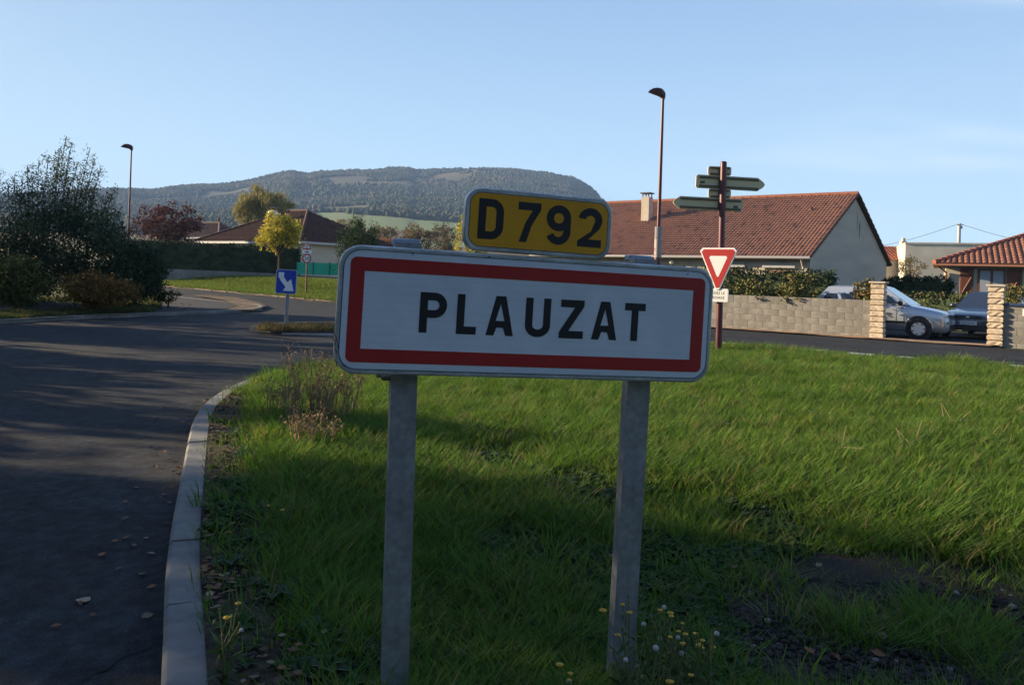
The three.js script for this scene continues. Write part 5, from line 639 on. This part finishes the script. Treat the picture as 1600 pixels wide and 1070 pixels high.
// --- plants round the gate
{
  const along = (x, y, q) => { const p = road(0, q); return alongX(V(p[0], 0, -p[1]), vU, x, y); }, pt = (s, q, y) => { const p = road(s, q); return V(p[0], y, -p[1]); };
  const R = rng(701), s0 = along(1263, 455, -0.55), s1 = 13.4, cl = []; for (let i = 0; i < 210; i++) { const s = s0 + R() * (s1 - s0), t = R(); const p = pt(s, -0.55 + (R() - 0.5) * 0.7, 1.12 + t * (0.36 + 0.12 * Math.sin(s * 1.7))); cl.push([p.x, p.y, p.z, 0.22, 0.17, 0.2, 70]); } for (let i = 0; i < 14; i++) { const p = pt(s0 - 0.25 + R() * 0.7, -0.35 + R() * 0.4, 1.15 + R() * 0.62); cl.push([p.x, p.y, p.z, 0.2, 0.12, 0.18, 45]); } for (let i = 0; i < 26; i++) { const p = pt(s0 + R() * (s1 - s0), 0.08, 1.06 - 0.1 * R()); cl.push([p.x, p.y, p.z, 0.12, 0.07, 0.06, 14]); }
  const b = pt(s0, -0.55, 0), root = thing('wall_shrubs', 'loose leafy shrub hedge leaning over the block wall', 'hedge', b); put('foliage', leaves(cl, 0.10, 0.6, LIT, 702), LMdense, root); put('stems', merge(cl.filter((_, i) => i % 4 === 0).map(([x, y, z]) => { const q = V(x, y, z); return bar(V(x, 0, z - 0.05), q, 0.02, 0.01, 4); })), M.bark, root);
  const c2 = []; const sA = along(1374, 458, -0.5), sB = along(1346, 458, -0.5); for (let i = 0; i < 16; i++) { const p = pt(sA + 0.12 + R() * (sB - sA), -0.28 - R() * 0.14, 1.12 + R() * 0.5); c2.push([p.x, p.y, p.z, 0.16, 0.15, 0.08, 55]); } const r2 = thing('pillar_bush', 'small mottled bush against the first gate pillar', 'shrub', pt(sA + 0.4, -0.3, 0)); put('foliage', leaves(c2, 0.09, 0.6, LIT.concat([[0.22, 0.12, 0.07]]), 703), LMdense, r2); put('stems', merge(c2.map(([x, y, z]) => bar(V(x, 0, z), V(x, y, z), 0.015, 0.008, 4))), M.bark, r2);
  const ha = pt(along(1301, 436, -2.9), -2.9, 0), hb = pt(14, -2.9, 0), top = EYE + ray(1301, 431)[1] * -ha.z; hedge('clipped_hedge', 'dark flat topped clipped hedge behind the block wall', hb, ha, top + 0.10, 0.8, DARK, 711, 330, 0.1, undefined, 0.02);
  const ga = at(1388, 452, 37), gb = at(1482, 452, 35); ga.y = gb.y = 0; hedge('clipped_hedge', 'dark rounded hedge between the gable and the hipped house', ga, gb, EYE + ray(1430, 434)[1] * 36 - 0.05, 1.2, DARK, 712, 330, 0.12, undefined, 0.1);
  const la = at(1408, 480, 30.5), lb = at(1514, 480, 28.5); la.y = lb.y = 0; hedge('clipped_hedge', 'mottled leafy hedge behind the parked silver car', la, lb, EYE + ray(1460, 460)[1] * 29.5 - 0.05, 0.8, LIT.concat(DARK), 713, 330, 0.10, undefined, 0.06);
  const fl = (label, x, y, D, r, ry, cols, sd) => { const c = at(x, y, D); tree('shrub', label, 'shrub', V(c.x, 0, c.z), { n: 34, per: 70, r, ry, cy: c.y, seed: sd, leaf: 0.08, cols, trunk: 0.025, every: 2, fork: 0.05, mat: LMdense }); }; fl('red leaved shrub behind the dark car bonnet', 1534, 481, 29, 0.62, 0.36, [[0.28, 0.02, 0.03], [0.20, 0.018, 0.025], [0.10, 0.05, 0.02]], 721); fl('yellow green shrub behind the second gate pillar', 1588, 466, 25, 0.6, 0.5, LIT, 722);
}
// --- grass
const blade = (x, z, h, w, bx, bz) => { const p = [], q = (t) => V(x + bx * t * t, h * (t - 0.12 * t * t), z + bz * t * t), s = V(bz, 0, -bx).normalize().multiplyScalar(w / 2); const a = q(0), b = q(0.55), c = q(1); p.push(a.clone().sub(s), a.clone().add(s), b.clone().add(s.clone().multiplyScalar(0.75)), a.clone().sub(s), b.clone().add(s.clone().multiplyScalar(0.75)), b.clone().sub(s.clone().multiplyScalar(0.75)), b.clone().sub(s.clone().multiplyScalar(0.75)), b.clone().add(s.clone().multiplyScalar(0.75)), c); return p; };
function tuft(n, r, h, w, bend, seed) { const R = rng(seed), pos = []; for (let i = 0; i < n; i++) { const a = R() * 6.283, d = Math.sqrt(R()) * r, b = bend * (0.3 + R()), t = a + (R() - 0.5) * 1.6; for (const p of blade(Math.cos(a) * d, Math.sin(a) * d, h * (0.5 + 0.7 * R()), w * (0.7 + 0.6 * R()), Math.cos(t) * b, Math.sin(t) * b)) pos.push(p.x, p.y, p.z); } const g = new THREE.BufferGeometry(); g.setAttribute('position', new THREE.Float32BufferAttribute(pos, 3)); g.computeVertexNormals(); return g; }
const grassMat = new THREE.MeshPhysicalMaterial({ specularIntensity: 0.25, color: 0xffffff, roughness: 0.9, transmission: 0.5, thickness: 0, side: THREE.DoubleSide });
function scatter(name, label, geo, m, spots, category = 'grass') { const im = new THREE.InstancedMesh(geo, m, spots.length), o = new THREE.Object3D(), c = new THREE.Color(); spots.forEach(([x, y, z, s, ry, col, sy, rx, rz], i) => { o.position.set(x, y, z); o.rotation.set(rx ?? 0, ry, rz ?? 0); o.scale.set(s, s * (sy ?? 1), s); o.updateMatrix(); im.setMatrixAt(i, o.matrix); im.setColorAt(i, c.setRGB(...col)); }); im.name = numbered(name); im.castShadow = im.receiveShadow = true; scene.add(im); return stuff(im, label, category); }
const soilPoly = [[1120, 905], [1240, 882], [1420, 878], [1620, 892], [1650, 1100], [1190, 1100], [1150, 1000]].map(([x, y]) => { const p = gnd(x, y, -0.03); return [p.x, -p.z]; });
{
  const g = sheet(soilPoly, 0.012, 0.16, (X, D) => meadowUp(X, D) + 0.004 + 0.05 * fbm(X * 5, D * 5, 19, 4)); structure('bare_soil', g, new THREE.MeshStandardMaterial({ map: scaled(soilTex, 0.9), color: new THREE.Color(0.42, 0.39, 0.36), roughness: 1, bumpMap: scaled(concreteBump, 2), bumpScale: 0.02 }));
  const R = rng(801), A = [], B = [], C = [], edge = [];
  const greens = () => { const t = R(), f = 0.8 + 0.45 * R(); return t < 0.09 ? [0.25 * f, 0.21 * f, 0.07 * f] : t < 0.32 ? [0.16 * f, 0.23 * f, 0.025 * f] : [0.10 * f, 0.20 * f, 0.02 * f]; };
  let tries = 0; while (A.length + B.length < 88000 && tries++ < 400000) {
    const D = 1.9 + 19 * Math.pow(R(), 1.45), X = -0.42 * D - 0.6 + R() * (1.12 * D + 1.2); if (!inPoly(meadowPoly, X, D)) continue; const kd = kerbDist(X, D), patch = fbm(X * 0.8, D * 0.8, 44, 3);
    if (kd < 0.22 || (D < 9 && kd < 0.52 && R() < 0.90)) continue; if (D < 10 && kd < 0.6 && X < 0.5 && R() < 0.55) continue; if (inPoly(soilPoly, X, D) && fbm(X * 2.2, D * 2.2, 46, 3) < 0.62 && R() > 0.10) continue; if (patch < 0.40 && R() < 0.75) continue;
    const s = (0.75 + 0.6 * R()) * (0.75 + 0.7 * patch) * (D < 4 ? 0.95 : 1); (R() < 0.75 ? A : B).push([X, meadowUp(X, D) - 0.01, -D, s, R() * 6.3, greens()]);
  }
  scatter('meadow_grass', 'short green grass covering the meadow behind the town sign', tuft(15, 0.075, 0.09, 0.005, 0.06, 1), grassMat, A); scatter('meadow_grass', 'coarse longer grass tufts scattered through the meadow', tuft(14, 0.09, 0.14, 0.006, 0.12, 2), grassMat, B);
  for (let i = 0; i < 1600; i++) { const s = 2.6 - Math.pow(R(), 0.9) * 14, q = 7.8 + R() * R() * 1.6, [X, D] = road(s, q); const big = fbm(s * 0.9, q, 66, 2); edge.push([X, meadowUp(X, D), -D, (0.45 + 0.9 * Math.max(0, big - 0.3)) * (0.7 + 0.6 * R()), R() * 6.3, greens()]); } scatter('edge_weeds', 'taller weedy grass along the far edge of the meadow', tuft(14, 0.14, 0.26, 0.012, 0.18, 3), grassMat, edge, 'weeds');
  const verge = []; for (let i = 0; i < 9000; i++) { const s = 15 + R() * 28, q = 0.1 - R() * 7, [X, D] = road(s, q); if (D > HD - 0.2) continue; verge.push([X, G(X, D), -D, 0.8 + 0.8 * R() + (q < -3 ? 0.5 : 0), R() * 6.3, R() < 0.25 ? [0.22, 0.22, 0.04] : [0.14, 0.21, 0.03]]); } scatter('verge_grass', 'bright green grass verge below the clipped hedge', tuft(14, 0.2, 0.14, 0.022, 0.12, 4), grassMat, verge);
  const corner = []; for (let i = 0; i < 5200; i++) { const t = i / 5200; let x, y; if (t < 0.55) { x = -10 + R() * 250; y = (x < 150 ? 500 - x * 0.03 : 495) - R() * 12; } else { x = -10 + R() * 260; y = 466 + R() * 22 - (x > 180 ? 4 : 0); } const p = gnd(x, y, 0.09); if (!inPoly(cornerPoly, p.x + 0.25, -p.z)) continue; if (t >= 0.55 && x < 165 && y > 472) continue; corner.push([p.x, p.y, p.z, 0.5 + 0.7 * R(), R() * 6.3, R() < 0.4 ? [0.13, 0.10, 0.03] : [0.055, 0.09, 0.02]]); } scatter('corner_grass', 'thin grass and weeds between the pavement and the shrubs', tuft(10, 0.12, 0.13, 0.014, 0.09, 5), grassMat, corner);
  const isl = []; for (let i = 0; i < 500; i++) { const p = gnd(405 + R() * 130, 511 + R() * 6, 0.1); isl.push([p.x, p.y - 0.01, p.z, 0.5 + R() * 0.9, R() * 6.3, R() < 0.6 ? [0.20, 0.14, 0.06] : [0.08, 0.10, 0.03]]); } scatter('island_weeds', 'dry weeds growing on the traffic island', tuft(8, 0.08, 0.16, 0.01, 0.1, 6), grassMat, isl, 'weeds');
  // soft broad-leaved ground cover in the shade under the sign
  const bl = (() => { const q = rng(12), pos = []; for (let i = 0; i < 7; i++) { const a = i / 7 * 6.283 + q() * 0.5, L = 0.08 + 0.06 * q(), w = L * 0.34, up = 0.03 + 0.05 * q(), c = Math.cos(a), s = Math.sin(a), P = (t, k, y) => [c * L * t - s * w * k, y, s * L * t + c * w * k]; pos.push(...P(0, 0, 0), ...P(0.5, 1, up), ...P(0.5, 0, up * 0.8), ...P(0, 0, 0), ...P(0.5, 0, up * 0.8), ...P(0.5, -1, up), ...P(0.5, 1, up), ...P(1, 0, up * 0.7), ...P(0.5, 0, up * 0.8), ...P(0.5, 0, up * 0.8), ...P(1, 0, up * 0.7), ...P(0.5, -1, up)); } const g2 = new THREE.BufferGeometry(); g2.setAttribute('position', new THREE.Float32BufferAttribute(pos, 3)); g2.computeVertexNormals(); return g2; })();
  for (let i = 0; i < 14000; i++) { const D = 1.9 + 5.5 * R(), X = -0.4 * D + R() * 0.85 * D; if (!inPoly(meadowPoly, X, D) || inPoly(soilPoly, X, D)) continue; const n = fbm(X * 1.6, D * 1.6, 88, 3), kd = kerbDist(X, D); if ((n < 0.46 && (kd > 0.85 || R() < 0.5)) || kd < 0.26 || (kd < 0.58 && R() < 0.88)) continue; const f = 0.8 + 0.4 * R(); C.push([X, meadowUp(X, D) + 0.02 * R(), -D, 0.35 + 0.55 * R(), R() * 6.3, R() < 0.15 ? [0.09 * f, 0.14 * f, 0.07 * f] : [0.05 * f, 0.10 * f, 0.02 * f]]); } scatter('ground_cover', 'low broad leaved weeds in the grass under the town sign', bl, grassMat, C, 'weeds');
  // fallen leaves
  const leafG = (() => { const sh = new THREE.Shape([[0, -0.5], [0.28, -0.15], [0.34, 0.12], [0.12, 0.36], [0, 0.5], [-0.14, 0.34], [-0.34, 0.1], [-0.26, -0.18]].map(([a, b]) => new THREE.Vector2(a, b))), q = new THREE.ShapeGeometry(sh), p = q.attributes.position; for (let i = 0; i < p.count; i++) p.setXYZ(i, p.getX(i), 0.9 * p.getX(i) * p.getX(i) + 0.5 * p.getY(i) * p.getY(i) * p.getY(i) + 0.25 * p.getY(i) * p.getY(i), p.getY(i)); q.computeVertexNormals(); return q; })();
  const lv = [], lc = () => { const f = 0.7 + 0.6 * R(), t = R(); return t < 0.65 ? [0.12 * f, 0.065 * f, 0.03 * f] : t < 0.8 ? [0.22 * f, 0.16 * f, 0.09 * f] : [0.17 * f, 0.065 * f, 0.025 * f]; }, drop = (X, y, D, s) => lv.push([X, y, -D, s, R() * 6.3, lc(), 1, (R() - 0.5) * 0.6, (R() - 0.5) * 0.6]);
  for (let i = 0; i < 2200; i++) { const p = insetF(17 + R() * 44, 0.17 + Math.pow(R(), 1.5) * 0.62); if (vnoise(p.x * 3, p.z * 3, 21) < 0.3 + 0.3 * R()) continue; drop(p.x, meadowUp(p.x, -p.z) + 0.034 + 0.015 * R(), -p.z, 0.022 + 0.03 * R()); }
  for (let i = 0; i < 90; i++) { const p = insetF(20 + R() * 45, -R() * R() * 0.6 - 0.03); drop(p.x, 0.012, -p.z, 0.03 + 0.03 * R()); }
  for (let i = 0; i < 260; i++) { const D = 2.5 + R() * 12, X = -0.3 * D + R() * D * 0.9; if (inPoly(meadowPoly, X, D)) drop(X, meadowUp(X, D) + 0.03 + 0.05 * R(), D, 0.035 + 0.035 * R()); }
  for (let i = 0; i < 420; i++) { const p = gnd(R() * 300, 470 + R() * 28, 0.1); drop(p.x, p.y + 0.01, -p.z, 0.05 + 0.05 * R()); } for (let i = 0; i < 200; i++) { const s = 20 + R() * 22, q = 0.1 + R() * 1.1, [X, D] = road(s, q); drop(X, G(X, D) + 0.03, D, 0.08 + 0.08 * R()); }
  scatter('fallen_leaves', 'brown fallen leaves lying along the kerb and verges', leafG, new THREE.MeshStandardMaterial({ roughness: 0.9, side: THREE.DoubleSide }), lv, 'leaves');
  { const p = gnd(129, 940), m = mesh('dry_leaf', leafG.clone().scale(0.09, 0.09, 0.09), mat(0.30, 0.22, 0.14, 0.9, { side: THREE.DoubleSide })); m.position.copy(p).add(V(0, 0.004, 0)); m.rotation.y = 1.2; tag(m, 'single curled dry leaf lying on the near road', 'leaf'); }
  // clods and pebbles on bare earth and beside the kerb
  const cl = [], clod = (() => { const q = new THREE.IcosahedronGeometry(1, 1), p = q.attributes.position; for (let i = 0; i < p.count; i++) { const k = 0.55 + 0.8 * vnoise(p.getX(i) * 3 + 4, p.getY(i) * 3 + p.getZ(i) * 4, 5); p.setXYZ(i, p.getX(i) * k, p.getY(i) * k * 0.7, p.getZ(i) * k); } q.computeVertexNormals(); return q; })();
  for (let i = 0; i < 5600; i++) { let X, D; if (i < 4800) { const p = gnd(1110 + R() * 520, 878 + R() * 200, 0.1); X = p.x; D = -p.z; if (!inPoly(soilPoly, X, D)) continue; } else { const p = insetF(18 + R() * 44, 0.17 + R() * 0.45); X = p.x; D = -p.z; } const s = 0.004 + 0.016 * Math.pow(R(), 3), f = 0.6 + 0.9 * R(); cl.push([X, meadowUp(X, D) + s * 0.3 + (i < 4800 ? 0.044 : 0.025), -D, s, R() * 6.3, R() < 0.015 ? [0.20, 0.19, 0.17] : [0.035 * f, 0.029 * f, 0.022 * f]]); } scatter('soil_clods', 'dark earth clods and pebbles on the bare soil patch', clod, mat(1, 1, 1, 1), cl, 'soil');
}
// --- weeds one can pick out near the camera
const stemM = mat(0.10, 0.12, 0.035, 0.8), dryM = mat(0.26, 0.17, 0.09, 0.9), petalM = mat(0.50, 0.30, 0.02, 0.7), puffM = mat(0.34, 0.35, 0.33, 0.9), weedLeafM = leafMat();
function flowerWeed(label, x, y, h, n, seed, group = 'yellow flowered weeds under the town sign') {
  const p = gnd(x, y, 0.1), R = rng(seed), root = thing('flowering_weed', label, 'weed', V(p.x, meadowUp(p.x, -p.z), p.z), 0, group), tubes = [], cl = [];
  for (let i = 0; i < n; i++) { const a = R() * 6.283, L = h * (0.6 + 0.5 * R()), lean = 0.10 + 0.22 * R(), top = V(Math.cos(a) * lean * L, L, Math.sin(a) * lean * L), c = new THREE.QuadraticBezierCurve3(V(0, 0, 0), V(top.x * 0.25, L * 0.55, top.z * 0.25), top); tubes.push(new THREE.TubeGeometry(c, 8, 0.0028, 5)); const heads = [top]; for (let k = 0; k < 2; k++) { const q = c.getPoint(0.6 + 0.25 * R()), e = q.clone().add(V((R() - 0.5) * 0.14, 0.04 + 0.08 * R(), (R() - 0.5) * 0.14)); tubes.push(bar(q, e, 0.0018, 0.0014, 4)); heads.push(e); }
    for (let k = 0; k < 5; k++) { const q = c.getPoint(0.1 + 0.6 * R()); cl.push([q.x, q.y, q.z, 0.02, 0.02, 0.02, 2]); }
    for (const q of heads) { const t = R(), s = 0.007 + 0.004 * R(); if (t < 0.3) mesh('flower', merge([new THREE.CylinderGeometry(s * 1.25, s * 0.4, s * 0.9, 12).translate(q.x, q.y + s * 0.4, q.z), new THREE.SphereGeometry(s * 0.8, 8, 6).scale(1, 0.5, 1).translate(q.x, q.y + s * 0.9, q.z)]), petalM, root); else if (t < 0.42) mesh('seed_head', new THREE.IcosahedronGeometry(s * 0.95, 1).translate(q.x, q.y + s * 0.5, q.z), puffM, root); else mesh('bud', new THREE.SphereGeometry(s * 0.7, 8, 6).scale(0.8, 1.3, 0.8).translate(q.x, q.y, q.z), stemM, root); }
  }
  mesh('stems', merge(tubes), stemM, root); mesh('leaves', leaves(cl, 0.07, 0.3, [[0.05, 0.09, 0.025], [0.07, 0.10, 0.03]], seed + 1), weedLeafM, root);
}
[[985, 1080, 0.50, 5], [1030, 1100, 0.42, 5], [1075, 1085, 0.36, 4], [1000, 1130, 0.40, 5], [1110, 1060, 0.30, 4], [900, 1110, 0.30, 4], [1050, 1020, 0.34, 4]].forEach(([x, y, h, n], i) => flowerWeed(['tall yellow flowered weed against the right post', 'yellow flowered weed just right of the right post', 'yellow flowered weed between the right post and the bare soil', 'low yellow flowered weed at the foot of the right post', 'small yellow flowered weed at the edge of the bare soil', 'short yellow flowered weed left of the right post', 'yellow flowered weed behind the right post'][i], x, y, h, n, 901 + i));
flowerWeed('short yellow flowered weed in the shaded grass left of the left post', 440, 830, 0.2, 3, 921, 'weeds left of the left post'); flowerWeed('yellow flowered weed in the leaf litter beside the kerb', 350, 1085, 0.34, 4, 922, 'weeds left of the left post');
function dryWeed(label, x, y, h, n, seed) { const p = gnd(x, y, 0.1), R = rng(seed), root = thing('dry_weed', label, 'weed', V(p.x, meadowUp(p.x, -p.z), p.z), 0, 'dry weeds along the kerb'), t = [], cl = []; for (let i = 0; i < n; i++) { const a = R() * 6.283, L = h * (0.45 + 0.6 * R()), b0 = V((R() - 0.5) * 0.35, 0, (R() - 0.5) * 0.35), top = b0.clone().add(V(Math.cos(a) * L * 0.22, L, Math.sin(a) * L * 0.22)), m = b0.clone().lerp(top, 0.5).add(V((R() - 0.5) * 0.05, 0.02, (R() - 0.5) * 0.05)); t.push(bar(b0, m, 0.006, 0.0045, 4), bar(m, top, 0.0045, 0.002, 4)); for (let k = 0; k < 5; k++) { const q = m.clone().lerp(top, R()), e = q.clone().add(V((R() - 0.5) * 0.16, 0.03 + 0.08 * R(), (R() - 0.5) * 0.16)); t.push(bar(q, e, 0.0025, 0.0016, 3)); cl.push([e.x, e.y, e.z, 0.025, 0.025, 0.025, 5]); } } mesh('stems', merge(t), dryM, root); mesh('seed_heads', leaves(cl, 0.022, 0.5, [[0.20, 0.13, 0.07], [0.14, 0.09, 0.05], [0.25, 0.18, 0.10]], seed + 1), LMdense, root); }
dryWeed('tall brown dry weed stalks rising beside the kerb bend', 482, 672, 0.75, 34, 931); dryWeed('rusty dry weed clump in the grass beside the lower left sign corner', 520, 668, 0.62, 26, 932); dryWeed('short dry weed stalks closest to the kerb bend', 445, 660, 0.4, 18, 933); dryWeed('low tan dead stalks at the edge of the sunlit grass', 492, 705, 0.28, 24, 934);
{ // silvery rosettes between the posts
  const sh = new THREE.SphereGeometry(1, 8, 6); const lm = mat(0.07, 0.11, 0.06, 0.95), R = rng(951), lg = (() => { const q = new THREE.PlaneGeometry(0.055, 0.17, 4, 6).rotateX(-Math.PI / 2).translate(0, 0, 0.085), p = q.attributes.position; for (let i = 0; i < p.count; i++) { const z = p.getZ(i) / 0.17, x = p.getX(i); p.setXYZ(i, x * Math.sin(Math.PI * Math.min(1, 0.12 + z * 0.88)) * 1.3, 0.05 * Math.sin(z * 2.6) + 2.5 * x * x + 0.004 * Math.sin(z * 40), p.getZ(i)); } q.computeVertexNormals(); return q; })();
  [[700, 985], [770, 1010], [735, 1045], [820, 990], [670, 1040], [800, 1055], [585, 1010]].forEach(([x, y], i) => { const p = gnd(x, y, 0.1), root = thing('rosette_plant', ['grey green felted leaf rosette just right of the left sign post', 'grey green felted leaf rosette midway between the sign posts', 'low felted rosette in front of the middle rosette', 'felted rosette nearest the right sign post', 'small felted rosette at the foot of the left sign post', 'felted rosette in front of the one nearest the right post', 'lone felted rosette on the kerb side of the left sign post'][i], 'plant', V(p.x, meadowUp(p.x, -p.z) + 0.01, p.z), 0, 'rosettes between the posts'); for (let k = 0; k < 9; k++) { const m = mesh('leaf', lg, lm, root); m.rotation.set(-0.15 - 0.45 * R(), k * 2.4 + R() * 0.4, 0, 'YXZ'); const s = 0.4 + 0.35 * R(); m.scale.setScalar(s); } });
}
{ // fallen twigs in the meadow
  const R = rng(961); for (const [label, x, y, x2, y2] of [['pale fallen twig lying in the middle of the sunlit meadow', 1288, 702, 1350, 710], ['crooked fallen twig pointing up in the sunlit meadow', 1398, 706, 1448, 687], ['short dead branch near the right side of the meadow', 1462, 660, 1520, 664]]) { const a = gnd(x, y, 0.14), b = gnd(x2, y2, 0.16), root = thing('fallen_twig', label, 'twig', a), m = a.clone().lerp(b, 0.5).add(V(0, 0.04, 0.03)); const tube = [bar(a, m, 0.011, 0.008, 6), bar(m, b.clone().add(V(0, 0.05, 0)), 0.008, 0.004, 6)]; for (let k = 0; k < 3; k++) { const q = a.clone().lerp(b, 0.25 + 0.2 * k).add(V(0, 0.03, 0)); tube.push(bar(q, q.clone().add(V((R() - 0.5) * 0.2, 0.10 + 0.1 * R(), (R() - 0.5) * 0.2)), 0.004, 0.002, 5)); } put('branch', merge(tube), mat(0.34, 0.25, 0.15, 0.9), root); }
}
renderer.render(scene, camera);
